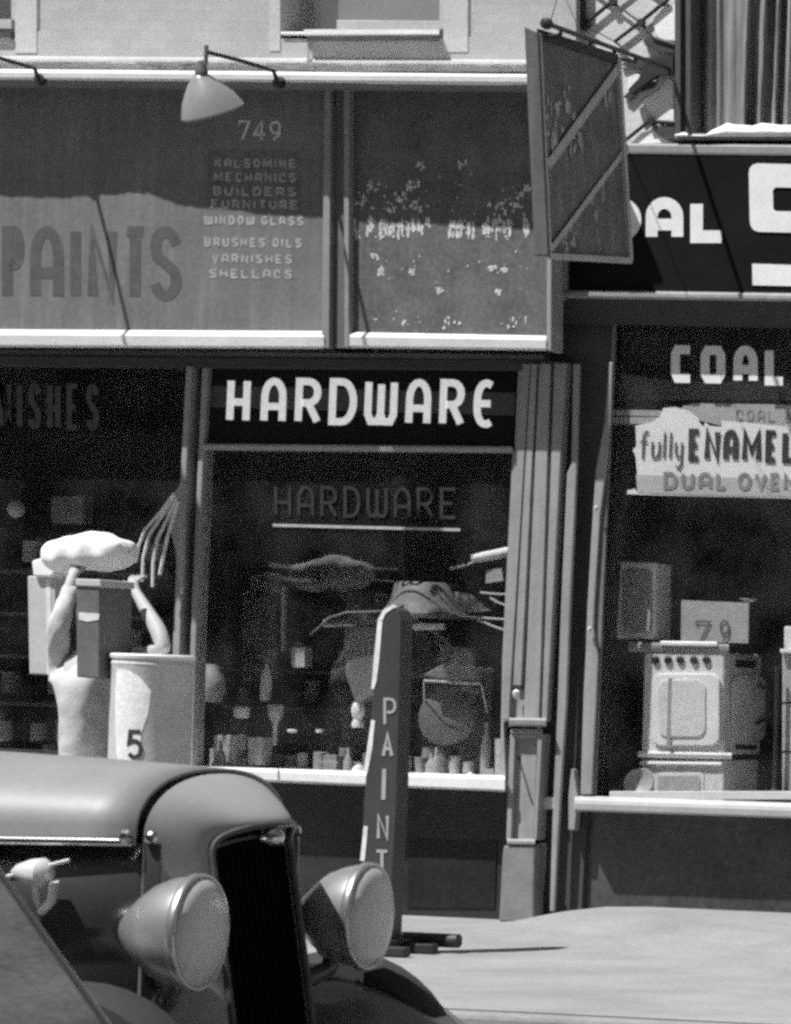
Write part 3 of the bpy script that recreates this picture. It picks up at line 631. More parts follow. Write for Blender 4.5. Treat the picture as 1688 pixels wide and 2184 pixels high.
letter(tx, 'P', 818, 1488, 846, 1548, 6, YP-.004); letter(tx, 'a', 814, 1562, 840, 1616, 8, YP-.004); ribbon(tx, [(820, 1640), (818, 1706)], 9, YP-.004)
letter(tx, 'N', 804, 1736, 830, 1792, 7, YP-.004); letter(tx, 'T', 800, 1812, 830, 1862, 7, YP-.004)
build('lettering', tx, mat('sign_letter_paint', .36, .6, .15), ps)
ft = M(); ft.box((ps.location.x-.1, YP-.16, .004), (ps.location.x+.24, YP-.10, .05)); ft.box((ps.location.x-.1, YP+.1, .004), (ps.location.x+.24, YP+.16, .05)); ft.box((ps.location.x-.04, YP-.16, .05), (ps.location.x+.1, YP+.16, .07))
build('base', ft, IRON, ps, bevel=.006)
fo = M(); q = at(840, 2030, -2.35); q2 = at(978, 2034, -2.35)
fo.tube([Vector((q.x-.1, q.y, .06)), Vector((q2.x, q2.y, .06))], .035, 12); build('iron_bar', fo, IRON, None, smooth=True, label='short dark iron bar lying on the pavement beside the paint sign', cat='bar')

# ================================================================= display in the hardware window
def item(name, ms, m, label, cat, group=None, **k): return build(name, ms, m, None, label=label, cat=cat, group=group, **k)
DUL = [mat('dull_tin', .34, .6, .3, 10), mat('drab_label_can', .24, .7, .4, 9), mat('grey_carton', .42, .8, .3, 8)]
PALE = mat('pale_enamel', .6, .5, .2, 8)
def can(u, vb, r, h, Y, m, label, group, cat='paint can'):
    p = at(u, vb, Y); ms = M(); ms.lathe(p, (0, 0, 1), [(0, r*.98), (.004, r), (h*.06, r*.97), (h*.94, r*.97), (h*.98, r), (h, r*.96), (h-.004, r*.8)], 20)
    return item('paint_can', ms, m, label, cat, group, smooth=True)
random.seed(11)
for i in range(24):                        # row along the window bed
    u = 462+i*27+random.uniform(-6, 6)
    if u > 1040: break
    can(u, 1650, random.uniform(.03, .045), random.uniform(.06, .15), random.uniform(.32, .55), random.choice(DUL), 'small dull paint can standing along the bed of the hardware window', 'paint cans on the hardware window bed')
for i in range(26):                        # shelves farther in
    u = 450+random.uniform(0, 600); row = random.choice((1420, 1500, 1570))
    can(u, row, random.uniform(.03, .05), random.uniform(.08, .17), random.uniform(1.2, 1.5), random.choice(DUL), 'dim paint can on the dark shelves deep in the hardware window', 'paint cans on the back shelves')
sh = M()
for v in (1422, 1502, 1572): a1, b1 = at(440, v, 1.1), at(1075, v+12, 1.6); sh.box((a1.x, 1.1, a1.z-.02), (b1.x, 1.65, a1.z))
item('display_shelf', sh, mat('shelf_wood_dark', .07, .8), 'dark wooden display shelves behind the hardware window glass', 'shelf')
for (u0, v0, u1, v1, Y) in ((455, 1568, 500, 1636, .25), (502, 1570, 524, 1600, .3), (528, 1572, 556, 1632, .26)):
    ms = M(); ms.rect(u0, v0, u1, v1, Y, .12); item('carton', ms, DUL[2], 'small grey carton in the cluster at the lower left of the hardware window', 'carton', 'cartons in the hardware window corner', bevel=.006)
ms = M(); ms.lathe(at(452, 1498, .35), (0, 0, 1), [(0, .05), (.06, .075), (.14, .07), (.19, .04), (.22, .035)], 24); item('crock', ms, DUL[0], 'dim rounded stoneware crock beside the left edge of the hardware window', 'crock', smooth=True)
ms = M(); ms.lathe(at(567, 1494, .35), (0, 0, 1), [(0, .03), (.08, .033), (.13, .03), (.17, .018), (.21, .006)], 16); item('bottle', ms, mat('pale_glass_bottle', .55, .3, .2), 'slim pale pointed bottle standing left of centre in the hardware window', 'bottle', smooth=True)
ms = M(); ms.rect(622, 1380, 650, 1424, .4, .08); item('pale_box', ms, mat('pale_box_card', .42, .8), 'small pale upright box floating bright against the dark window middle', 'box', bevel=.004)
ms = M(); ms.lathe(at(516, 1532, .3), (0, 0, 1), [(0, .04), (.03, .045), (.06, .042), (.07, .03)], 18); item('tin_mug', ms, PALE, 'bright squat tin mug standing on the cartons in the hardware window', 'mug', smooth=True)
ms = M(); ms.lathe(at(586, 1590, .3), (0, 0, 1), [(0, .012), (.12, .014), (.17, .04), (.23, .045), (.235, .04)], 18); item('funnel', ms, mat('funnel_tin', .35, .5), 'grey tin funnel on a thin stem in the hardware window', 'funnel', smooth=True)
for u, g in ((623, 'wider'), (682, 'smaller')):
    ms = M(); ms.lathe(at(u, 1563, .3), (0, 0, 1), [(0, .02), (.012, .03 if g == 'wider' else .022), (.02, .02)], 16); item('tin_saucer', ms, PALE, 'bright %s tin saucer lying in the dark lower middle of the hardware window' % g, 'saucer', smooth=True)
jg = M(); jg.lathe(at(763, 1552, .25), (0, 0, 1), [(0, .03), (.02, .034), (.05, .022), (.07, .034), (.11, .038), (.14, .026), (.145, .02)], 20); item('white_jug', jg, WHITE, 'small white enamel jug just left of the pavement sign in the window', 'jug', smooth=True)
ms = M(); ms.lathe(at(765, 1650, .12), (0, 0, 1), [(0, .04), (.03, .035), (.05, .015), (.055, .002)], 16); item('tin_cone', ms, WHITE, 'small white cone on the sill bed beside the pavement sign', 'cone', smooth=True)
ms = M(); ms.lathe(at(1036, 1655, .3), (0, 0, 1), [(0, .03), (.16, .03), (.22, .02), (.25, .012), (.3, .012)], 16); item('tall_bottle', ms, mat('grey_glass_bottle', .33, .3), 'tall grey bottle near the right end of the hardware window', 'bottle', smooth=True)
ms = M(); ms.rect(1056, 1576, 1072, 1662, .1, .03); item('wooden_lath', ms, mat('pale_slat_wood', .5, .7), 'pale upright lath leaning in the right corner of the hardware window', 'slat', bevel=.003)
ms = M(); ms.lathe(at(1003, 1664, .08), (0, 0, 1), [(0, .022), (.02, .026), (.035, .02), (.045, .006)], 14); item('door_knob', ms, WHITE, 'small bright knob lying on the white hardware sill', 'knob', smooth=True)
# tub, tray, arc and other solid shapes built in place of the car reflection
tb = thing('reflection_tub', at(915, 1320, .6), 'upturned tub shape standing in for the car reflection in the hardware window', 'tub')
ms = M(); ms.lathe(at(912, 1318, .33), (0, 0, 1), [(0, .26), (.02, .262), (.03, .235), (.10, .20), (.19, .18), (.2, .17), (.2, .01)], 28); build('reflection_tub_body', ms, mat('reflection_tub_grey', .2, .5, .4, 7), tb, smooth=True)
ms = M(); ms.quad([(970, 1262), (1002, 1268), (1045, 1302), (1000, 1308), (975, 1296)], .2, .02); build('handle', ms, mat('reflection_tub_handle', .22, .6), tb)
ms = M(); ms.rect(868, 1330, 946, 1343, .2, .03); item('reflection_bar', ms, WHITE, 'bright white bar of the built car reflection, below the tub shape', 'strip', bevel=.004)
ms = M(); ms.molding(690, 840, [(1322, 1320, .3), (1332, 1330, .28), (1338, 1336, .3), (1338, 1336, .4), (1322, 1320, .4)]); item('reflection_tray', ms, mat('reflection_tray_grey', .5, .5), 'grey tray edge standing in for the car reflection, left of the tub shape', 'tray', bevel=.004)
ms = M(); ms.quad([(735, 1340), (800, 1336), (800, 1480), (760, 1500), (738, 1440)], .2, .1); item('reflection_bag', ms, mat('reflection_bag_grey', .15, .9, .4, 6), 'drab bag shape of the built car reflection, under the tray edge', 'bag')
ms = M(); ms.quad([(970, 1378), (1005, 1385), (1022, 1450), (930, 1448), (900, 1440), (955, 1410)], .16, .06); item('reflection_fold', ms, mat('reflection_fold_grey', .2, .9, .4, 7), 'grey folded shape of the built car reflection, right of the pavement sign', 'tarpaulin', bevel=.01)
ms = M(); ms.tube([at(905, 1452, .15), at(1026, 1458, .15)], .007); ms.tube([at(930, 1470, .4), at(1020, 1476, .4)], .006); ms.tube([at(905, 1452, .15), at(905, 1500, .3)], .005); ms.tube([at(1026, 1458, .15), at(1040, 1520, .3)], .005); item('reflection_rack', ms, mat('reflection_rack_pale', .5, .5), 'thin pale lines of the built car reflection, under the grey folded shape', 'rack')
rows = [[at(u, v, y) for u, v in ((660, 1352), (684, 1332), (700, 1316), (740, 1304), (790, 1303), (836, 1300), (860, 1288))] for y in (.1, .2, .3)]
ms = M(); ms.grid(rows); item('reflection_arc', ms, mat('reflection_arc_grey', .2, .5, .3), 'bent grey arc standing in for the car reflection, left of the tub shape', 'hood', smooth='all', solid=.012)  # pale arc of the reflected car, built as a solid sheet
random.seed(31)
for i in range(16):                        # odd small goods crowding the bed of the window
    u = random.choice((random.uniform(448, 600), random.uniform(600, 780), random.uniform(880, 1050))); v = 1652+.02*(u-450)
    if i % 2:
        p = at(u, v, random.uniform(.14, .4)); hgt = random.uniform(.1, .22); r = random.uniform(.02, .032)
        ms = M(); ms.lathe(p, (0, 0, 1), [(0, r), (hgt*.55, r), (hgt*.7, r*.5), (hgt*.75, r*.35), (hgt, r*.35)], 14); item('jar_bottle', ms, random.choice((DUL[0], DUL[1], mat('grey_glass_bottle', .33, .3))), 'small bottle among the crowded goods on the hardware window bed', 'bottle', 'small bottles on the hardware window bed', smooth=True)
    else:
        wd = random.uniform(12, 30); hh = random.uniform(18, 46); ms = M(); ms.quad([(u, v-hh), (u+wd, v-hh+random.uniform(-3, 3)), (u+wd, v), (u, v)], random.uniform(.16, .4), random.uniform(.04, .1)); item('small_box', ms, random.choice(DUL), 'small box among the crowded goods on the hardware window bed', 'box', 'small boxes on the hardware window bed', bevel=.004)
ms = M(); ms.lathe(at(960, 1530, .32), (0.1, -1, .2), [(0, .16), (.03, .17), (.05, .14), (.06, .03)], 28); item('reflection_drum', ms, mat('reflection_drum_dark', .09, .6, .4), 'dark round shape of the built car reflection, low in the hardware window', 'drum', smooth=True)  # one more of the shapes standing in for the car reflection
# bundle of tools hung by the right jamb
ms = M(); p, q = at(1008, 1192, .1), at(1092, 1176, .14); ms.tube([p, p+(q-p)*.3, q], [.022, .028, .03], 12); item('white_roll', ms, WHITE, 'white paper roll hung by the right jamb of the hardware window', 'roll', smooth=True)
ms = M(); ms.quad([(1038, 1216), (1070, 1212), (1074, 1238), (1036, 1244)], .12, .04); item('price_card', ms, mat('grey_card', .4, .8), 'small grey price card under the white paper roll', 'card')
for i, (p, q) in enumerate((((960, 1213), (1010, 1200)), ((1025, 1264), (1088, 1268)), ((1046, 1276), (1080, 1292)), ((978, 1312), (1084, 1322)), ((1020, 1322), (1082, 1346)))):
    ms = M(); ms.tube([at(*p, .12), (at(*p, .12)+at(*q, .12))/2+Vector((0, 0, -.004)), at(*q, .12)], .007); item('broom_handle', ms, mat('handle_wood', .45, .7), ('thin pale handle', 'straight pale handle', 'short slanting pale handle', 'long low pale handle', 'lowest slanting pale handle')[i]+' sticking out of the tool bundle by the right jamb', 'handle')
ms = M(); ms.quad([(575, 1200), (650, 1206), (648, 1216), (575, 1210)], 1.0, .03); ms.quad([(600, 1230), (660, 1234), (660, 1242), (600, 1238)], 1.0, .03); ms.quad([(600, 1250), (608, 1250), (606, 1390), (600, 1390)], 1.0, .03); item('display_stand', ms, mat('stand_dim', .4, .7), 'dim slatted display stand high in the left part of the hardware window', 'stand')
ms = M(); ms.quad([(786, 1208), (850, 1212), (850, 1217), (786, 1213)], 1.0, .02); ms.quad([(800, 1235), (840, 1238), (840, 1242), (800, 1239)], 1.0, .02); item('shelf_card', ms, mat('stand_dim', .4, .7), 'dim shelf card above the tub shape in the hardware window', 'card')

# ================================================================= left window contents
ms = M(); ms.lathe(at(34, 1104, .5), (0, 0, 1), [(0, .02), (.02, .042), (.05, .05), (.08, .042), (.1, .02)], 20); item('glass_globe', ms, mat('globe_glass', .45, .4), 'small round glass globe in the dark left window', 'globe', smooth=True)
ms = M(); ms.rect(108, 1058, 178, 1116, .55, .1); item('dim_box', ms, mat('dim_box_card', .16, .8, .3), 'dim square box on a high shelf of the dark left window', 'box', bevel=.006)
random.seed(4)
for i in range(34):
    u = random.uniform(-20, 350); v = random.choice((1200, 1290, 1380, 1480, 1580, 1650)); can(u, v, random.uniform(.03, .06), random.uniform(.08, .18), random.uniform(.6, .9), random.choice((DUL[0], DUL[1])), 'dim can on the shelves of the dark left window', 'cans in the dark left window')
sh = M()
for v in (1202, 1292, 1382, 1482, 1582): a1, b1 = at(-380, v, .6), at(355, v, .6); sh.box((a1.x, .55, a1.z-.02), (b1.x, 1.0, a1.z))
item('display_shelf', sh, mat('shelf_wood_dark', .07, .8), 'dark shelves of cans behind the left window', 'shelf')

# hoses on the mullion, and a grey wedge standing in for sunlight there
hs = M()
for pts in ([(372, 1052), (345, 1090), (310, 1130), (296, 1165), (290, 1200)], [(374, 1058), (346, 1100), (318, 1142), (306, 1190), (304, 1240)], [(378, 1064), (356, 1110), (336, 1150), (327, 1200), (326, 1252)], [(380, 1070), (368, 1110), (356, 1150), (346, 1200), (341, 1226)]):
    hs.tube([at(u, v, -.16-.02*(u-290)/80) for u, v in pts], .0095, 8)
item('hose_bundle', hs, mat('pale_rubber_hose', .62, .6, .25, 20), 'bundle of pale hoses hanging from the mullion behind the carried carton', 'hose', smooth=True)
ms = M(); ms.quad([(386, 1030), (394, 1034), (388, 1270), (384, 1258), (374, 1170), (358, 1112), (352, 1098), (366, 1072), (372, 1052)], -.11, .02); item('sunlit_wedge', ms, mat('sunlit_wedge_grey', .36, .9, .2, 10, 50, .3), 'grey wedge standing in for sunlight on the mullion beside the hose bundle', 'cloth')

# ================================================================= goods in the appliance window
EN = mat('white_range_enamel', .72, .4, .16, 5, 40, .05, spec=.5); ENW = mat('bright_range_enamel', .85, .35, .1, 5, 40, .05, spec=.5); END = mat('grey_range_enamel', .36, .4, .2, 5, 40, .08)
rg_ = thing('kitchen_range', at(1465, 1690, .3), 'pale enamel kitchen range with five dark knobs behind the coal store window', 'range')
Y = .26
ms = M(); ms.quad([(1374, 1392), (1546, 1392), (1542, 1610), (1368, 1610)], Y, .5); build('body', ms, EN, rg_, bevel=.012)
ms = M(); ms.molding(1340, 1556, [(1369, 1374, Y-.006), (1374, 1380, Y-.012), (1381, 1387, Y-.012), (1390, 1396, Y-.004), (1390, 1396, Y+.5), (1369, 1374, Y+.5)]); build('cooktop', ms, mat('cooktop_edge', .3, .4), rg_, bevel=.004)
ms = M(); ms.molding(1410, 1530, [(1367, 1369, Y-.016), (1370, 1372, Y-.022), (1376, 1378, Y-.022), (1376, 1378, Y-.013), (1367, 1369, Y-.013)]); build('towel_rail', ms, ENW, rg_)
for u in (1400, 1427, 1453, 1482, 1509):
    ms = M(); ms.lathe(at(u, 1408, Y), (0, -1, 0), [(0, .02), (.008, .024), (.016, .02), (.02, .012)], 16); build('knob', ms, BLACK, rg_, smooth=True)
ms = M(); ms.quad(rrect(1390, 1436, 1535, 1592, 22), Y-.025, .025); dr = build('oven_door', ms, ENW, rg_, bevel=.008)
ms = M(); ms.quad(rrect(1404, 1450, 1505, 1572, 20), Y-.034, .008); build('oven_panel', ms, EN, dr, bevel=.004)
ms = M(); ms.quad([(1426, 1446), (1433, 1446), (1430, 1590), (1422, 1590)], Y-.036, .01); build('door_seam', ms, END, dr)
ms = M(); ms.molding(1362, 1562, [(1602, 1606, Y-.012), (1607, 1611, Y-.018), (1613, 1617, Y-.012), (1616, 1620, Y), (1616, 1620, Y+.5), (1602, 1606, Y+.5)]); ms.molding(1366, 1540, [(1624, 1626, Y-.008), (1629, 1631, Y-.013), (1632, 1634, Y-.006), (1632, 1634, Y+.3), (1624, 1626, Y+.3)]); build('base_moulding', ms, ENW, rg_, bevel=.003)
ms = M(); ms.quad([(1368, 1620), (1546, 1622), (1542, 1715), (1366, 1712)], Y+.01, .45); build('drawer', ms, EN, rg_, bevel=.008)
pc = thing('price_card', at(1525, 1368, .3), 'grey card with 79 pencilled on it, standing on the kitchen range', 'card')
ms = M(); ms.quad([(1454, 1280), (1598, 1286), (1596, 1372), (1453, 1368)], .3, .012); build('card', ms, mat('grey_card', .4, .8), pc)
tx = M(); letter(tx, '7', 1484, 1324, 1517, 1370, 4.5, .292); letter(tx, '9', 1534, 1322, 1558, 1370, 4.5, .292); build('lettering', tx, mat('pencil_mark', .1, .8), pc)
st = thing('kitchen_range', at(1368, 1366, .4), 'half-hidden pale range with a dark oven window at the left of the coal store window', 'range')
ms = M(); ms.quad([(1314, 1196), (1400, 1200), (1398, 1364), (1306, 1362)], .30, .2); build('body', ms, mat('white_range_shade', .85, .4, .15), st, bevel=.012)
ms = M(); ms.quad(rrect(1328, 1214, 1390, 1350, 14), .285, .02); build('oven_door', ms, END, st, bevel=.006)
ms = M(); ms.quad([(1306, 1366), (1440, 1370), (1440, 1700), (1300, 1700)], .7, .1); build('base', ms, INNER, st)
xs_ = at(1546, 1500, Y).x
def side(u, v):                            # a point on the right flank of the range
    r = ray(u, v); return CAM+r*((xs_+.001-CAM.x)/r.x)
def flank(ms, pl, t): ms.prism([side(u, v) for u, v in pl], (t, 0, 0))
ms = M(); flank(ms, rrect(1560, 1440, 1632, 1580, 20), .008); build('side_panel', ms, EN, rg_, bevel=.004)
ms = M(); flank(ms, [(1570, 1408), (1612, 1410), (1612, 1424), (1572, 1424)], .004); flank(ms, [(1568, 1588), (1614, 1590), (1612, 1600), (1570, 1598)], .004); build('vent', ms, BLACK, rg_)
ms = M(); ms.tube([side(1612, 1462)+Vector((.02, 0, 0)), side(1628, 1470)+Vector((.03, 0, 0)), side(1630, 1530)+Vector((.03, 0, 0)), side(1608, 1542)+Vector((.02, 0, 0))], .011, 8); build('side_handle', ms, BLACK, rg_, smooth=True)
cb = thing('white_cabinet', at(1720, 1712, .3), 'pale cabinet range with panel seams cut by the right edge of the photo', 'cabinet')
ms = M(); ms.rect(1668, 1392, 1960, 1712, .26, .4); build('body', ms, mat('cabinet_enamel', .46, .4, .14), cb, bevel=.01)
ms = M(); ms.rect(1672, 1336, 1960, 1386, .3, .35); build('splashback', ms, EN, cb, bevel=.01)
ms = M(); ms.rect(1664, 1384, 1960, 1393, .22, .4); build('top', ms, ENW, cb, bevel=.004)
ms = M(); ms.rect(1668, 1497, 1960, 1501, .2585, .002); ms.rect(1668, 1602, 1960, 1606, .2585, .002); build('seam', ms, BLACK, cb)
sn = thing('lamp_stand', at(1662, 1700, .2), 'thin black iron stand on a spread foot beside the kitchen range', 'stand')
ms = M(); ms.tube([at(1658, 1420, .2), at(1656, 1560, .2), at(1652, 1692, .2)], .012); build('pole', ms, IRON, sn, smooth=True)
ms = M(); ms.lathe(at(1652, 1704, .2), (0, 0, 1), [(0, .11), (.015, .1), (.03, .04), (.06, .015)], 20); build('foot', ms, IRON, sn, smooth=True)
ms = M(); ms.quad(rrect(1396, 1648, 1502, 1712, 10), .17, .015); tr = item('serving_tray', ms, EN, 'pale round-cornered tray propped at the foot of the kitchen range', 'tray', bevel=.004)
ms = M(); ms.quad(rrect(1403, 1655, 1494, 1712, 8), .166, .003); o_ = build('tray_face', ms, mat('tray_face_pale', .42, .5, .3, 9), tr)
ms = M(); ms.lathe(at(1366, 1672, .22), (.15, -1, .3), [(0, .02), (.0, .085), (.02, .09), (.03, .08), (.012, .05)], 26); item('enamel_pan', ms, mat('pan_enamel', .4, .4, .2), 'round enamel pan leaning left of the propped tray', 'pan', smooth=True)
ms = M(); ms.lathe(at(1596, 1286, .36), (0, 0, 1), [(0, .02), (.02, .05), (.022, .06), (.026, .03)], 16); item('tin_dish', ms, PALE, 'little pale dish behind the corner of the 79 card', 'dish', smooth=True)
# paper banner and valance
va = M(); va.quad([(1480, 860), (UR, 872), (UR, 918), (1540, 908), (1440, 884), (1460, 864)], .11, .004); va = item('paper_valance', va, mat('grey_paper', .46, .9, .15), 'grey paper strip with faint coal lettering above the banner', 'paper strip')
tx = M(); word(tx, 'COAL &', 1570, 872, 1690, 898, 4, .107, .4); build('lettering', tx, mat('faint_ink', .3, .8), va)
bn = thing('paper_banner', at(1520, 1060, .08), 'white torn-edged paper banner about dual oven enamel ranges in the window', 'banner')
ms = M(); ms.quad([(1408, 888), (1416, 870), (1440, 868), (1470, 876), (1490, 892), (1494, 904), (1502, 910), (1504, 900), (1514, 908), (1540, 910), (1540, 896), (1660, 908), (UR, 930), (UR, 1078), (1560, 1060), (1400, 1056), (1338, 1054), (1338, 1046), (1354, 1042), (1360, 1050), (1362, 1036), (1356, 972), (1350, 960), (1358, 950), (1356, 908), (1392, 900)], .08, .004); build('paper', ms, mat('banner_paper', .85, .9, .08, 3, 40, .2), bn)
ms = M(); ms.quad([(1357, 1012), (UR, 1040), (UR, 1070), (1560, 1057), (1400, 1052), (1360, 1050)], .0775, .002); build('grey_band', ms, mat('banner_grey_band', .52, .9, .1), bn)
tx = M()
for c, a, b_ in (('f', 1362, 1386), ('u', 1390, 1410), ('l', 1409, 1427), ('l', 1422, 1440), ('y', 1440, 1458)): letter(tx, c, a, 918+.03*(a-1364), b_, 978+.03*(a-1364), 5, .0735, -.04)
build('lettering', tx, mat('grey_ink', .12, .8), bn)
tx = M()
for c, a, b_ in (('E', 1469, 1497), ('N', 1503, 1537), ('A', 1543, 1576), ('M', 1583, 1625), ('E', 1633, 1661), ('L', 1669, 1698)): letter(tx, c, a, 914+.02*(a-1472), b_, 984+.02*(a-1472), 12.5, .0735, -.02)
build('lettering', tx, mat('black_ink', .04, .8), bn)
tx = M()
for c, a, b_ in (('D', 1416, 1446), ('U', 1454, 1482), ('A', 1490, 1520), ('L', 1528, 1552), ('O', 1574, 1604), ('V', 1610, 1638), ('E', 1644, 1666), ('N', 1672, 1698)): letter(tx, c, a, 1006+.01*(a-1416), b_, 1044+.01*(a-1416), 8, .0735)
build('lettering', tx, mat('pale_ink', .27, .8), bn)

# ================================================================= person carrying a carton, packing case
def skin_mesh(name, nodes, edges, root, m, parent, levels=2, ruck=0):
    keys = list(nodes); org = wloc(parent)
    me = bpy.data.meshes.new(name); me.from_pydata([Vector(nodes[k][0])-org for k in keys], [(keys.index(a), keys.index(b)) for a, b in edges], [])
    o = bpy.data.objects.new(name, me); C.objects.link(o)
    o.modifiers.new('skin', 'SKIN')
    for i, k in enumerate(keys):
        sv = me.skin_vertices[0].data[i]; r = nodes[k][1]; sv.radius = r if isinstance(r, tuple) else (r, r); sv.use_root = (k == root)
    s = o.modifiers.new('sub', 'SUBSURF'); s.levels = levels; s.render_levels = levels
    bpy.context.view_layer.update(); dg = bpy.context.evaluated_depsgraph_get()
    m2 = bpy.data.meshes.new_from_object(o.evaluated_get(dg)); m2.name = name
    o.modifiers.clear(); o.data = m2; bpy.data.meshes.remove(me)
    m2.materials.clear(); m2.materials.append(m)
    for p in m2.polygons: p.use_smooth = True
    if ruck:
        from mathutils import noise
        for vv in m2.vertices:
            q = vv.co*9; q.z *= .6; vv.co += vv.normal*(noise.noise(q)*ruck+noise.noise(q*2.7)*ruck*.5-abs(noise.noise(q*1.6+Vector((7, 3, 1))))*ruck*.9)
        m2.update()
    o.parent = parent; return o
YQ = -1.36
g0 = at(190, 1900, YQ)
pe = thing('person', (g0.x, YQ, 0), 'person in a pale shirt with both arms raised, carrying cartons and a white bundle', 'person')
SKIN = mat('sunlit_skin', .40, .6, .1, 20, 60, .05); SHIRT = mat('pale_shirt_cotton', .5, .9, .12, 7, 45, .3); TROU = mat('pale_trousers', .5, .9, .15, 8, 40, .3)
J = {}
def j(k, u, v, dy, r): J[k] = (at(u, v, YQ+dy), r)
j('pelvis', 188, 1640, 0, (.15, .11)); j('waist', 190, 1560, 0, (.145, .105)); j('chest', 192, 1470, 0, (.165, .115)); j('collar', 194, 1415, .02, (.10, .075))
j('neck', 198, 1385, .03, .055); j('head0', 202, 1350, .04, (.072, .082)); j('head1', 204, 1318, .05, (.080, .098)); j('head2', 205, 1290, .04, (.068, .085)); j('crown', 205, 1274, .035, (.04, .05))
j('shL', 128, 1424, 0, .062); j('elL', 122, 1345, -.10, .047); j('elL2', 132, 1310, -.09, .043); j('wrL', 152, 1238, .0, .028); j('paL', 156, 1218, .06, (.038, .02))
j('shR', 258, 1418, .02, .062); j('elR0', 312, 1398, -.08, .05); j('elR', 350, 1384, -.12, .044); j('elR2', 338, 1345, -.08, .045); j('wrR', 293, 1268, .05, .028); j('paR', 280, 1248, .09, (.036, .02))
zl = 0
hx = J['pelvis'][0]
J['hipL'] = (hx+Vector((-.09, 0, -.06)), .095); J['hipR'] = (hx+Vector((.09, 0, -.06)), .095)
J['knL'] = (Vector((hx.x-.12, YQ-.04, .47)), .06); J['knR'] = (Vector((hx.x+.11, YQ+.03, .47)), .06)
J['anL'] = (Vector((hx.x-.13, YQ-.02, .09)), .038); J['anR'] = (Vector((hx.x+.12, YQ+.08, .09)), .038)
J['toL'] = (Vector((hx.x-.15, YQ+.14, .035)), (.042, .03)); J['toR'] = (Vector((hx.x+.14, YQ+.24, .035)), (.042, .03))
ED = [('pelvis', 'waist'), ('waist', 'chest'), ('chest', 'collar'), ('collar', 'neck'), ('neck', 'head0'), ('head0', 'head1'), ('head1', 'head2'), ('head2', 'crown'), ('collar', 'shL'), ('shL', 'elL'), ('elL', 'elL2'), ('elL2', 'wrL'), ('wrL', 'paL'), ('collar', 'shR'), ('shR', 'elR0'), ('elR0', 'elR'), ('elR', 'elR2'), ('elR2', 'wrR'), ('wrR', 'paR'),
      ('pelvis', 'hipL'), ('hipL', 'knL'), ('knL', 'anL'), ('anL', 'toL'), ('pelvis', 'hipR'), ('hipR', 'knR'), ('knR', 'anR'), ('anR', 'toR')]
for s, sg in (('L', -1), ('R', 1)):        # five bent fingers on each hand
    p = J['pa'+s][0]
    for i, (dx, ln) in enumerate(((-.030, .062), (-.010, .074), (.010, .07), (.028, .055))):
        J['f%s%da' % (s, i)] = (p+Vector((dx, .03, .035)), .0095); J['f%s%db' % (s, i)] = (p+Vector((dx*1.15, .03+ln*.6, .05)), .0085); J['f%s%dc' % (s, i)] = (p+Vector((dx*1.2, .03+ln, .046)), .007)
        ED += [('pa'+s, 'f%s%da' % (s, i)), ('f%s%da' % (s, i), 'f%s%db' % (s, i)), ('f%s%db' % (s, i), 'f%s%dc' % (s, i))]
    J['t%sa' % s] = (p+Vector((-sg*.04, .0, .0)), .011); J['t%sb' % s] = (p+Vector((-sg*.058, .025, .02)), .009)
    ED += [('pa'+s, 't%sa' % s), ('t%sa' % s, 't%sb' % s)]
bd = skin_mesh('body', J, ED, 'pelvis', SKIN, pe)
G = lambda ks, k=1.14, e=.004: {q: (J[q][0], tuple(x*k+e for x in (J[q][1] if isinstance(J[q][1], tuple) else (J[q][1], J[q][1])))) for q in ks}
sk = G(['pelvis', 'waist', 'chest', 'collar', 'shL', 'elL', 'elL2', 'shR', 'elR0'], 1.2, .006)
sk['cuffL'] = (J['elL2'][0]*.1+J['wrL'][0]*.9, (.042, .042)); sk['hem'] = (J['pelvis'][0]+Vector((-.01, 0, -.07)), (.175, .125))
skin_mesh('shirt', sk, [('hem', 'pelvis'), ('pelvis', 'waist'), ('waist', 'chest'), ('chest', 'collar'), ('collar', 'shL'), ('shL', 'elL'), ('elL', 'elL2'), ('elL2', 'cuffL'), ('collar', 'shR'), ('shR', 'elR0')], 'pelvis', SHIRT, pe, 3, .013)
skin_mesh('trousers', G(['pelvis', 'hipL', 'knL', 'anL', 'hipR', 'knR', 'anR'], 1.2, .006), [('pelvis', 'hipL'), ('hipL', 'knL'), ('knL', 'anL'), ('pelvis', 'hipR'), ('hipR', 'knR'), ('knR', 'anR')], 'pelvis', TROU, pe, 3, .012)
hd = {'b': (J['head0'][0]+Vector((0, -.035, .015)), (.055, .045)), 'm': (J['head1'][0]+Vector((0, -.028, .01)), (.085, .085)), 't': (J['head2'][0]+Vector((0, -.015, .006)), (.08, .092)), 'c': (J['crown'][0]+Vector((0, -.005, .008)), (.05, .06))}
hc = J['head1'][0]+Vector((0, .0, .012)); rows = []
for i in range(13):
    la = math.radians(88-i*11.5); row = []
    for k in range(24):
        lo = 2*math.pi*k/24; back = .5-.5*math.sin(lo)      # the hair reaches lower at the nape than at the brow
        l2 = la if la > math.radians(20) else math.radians(20)+(la-math.radians(20))*back
        row.append(hc+Vector((.096*math.cos(l2)*math.cos(lo), .112*math.cos(l2)*math.sin(lo)-.008, .100+.105*(math.sin(l2)-1)+.012*math.sin(5*lo)*math.cos(l2)*.3+(.04 if False else 0))))
    rows.append(row)
ms = M(); ms.grid(rows, closed=True); build('hair', ms, mat('dark_hair', .10, .7, .4, 30, 60, .4), pe, smooth='all')
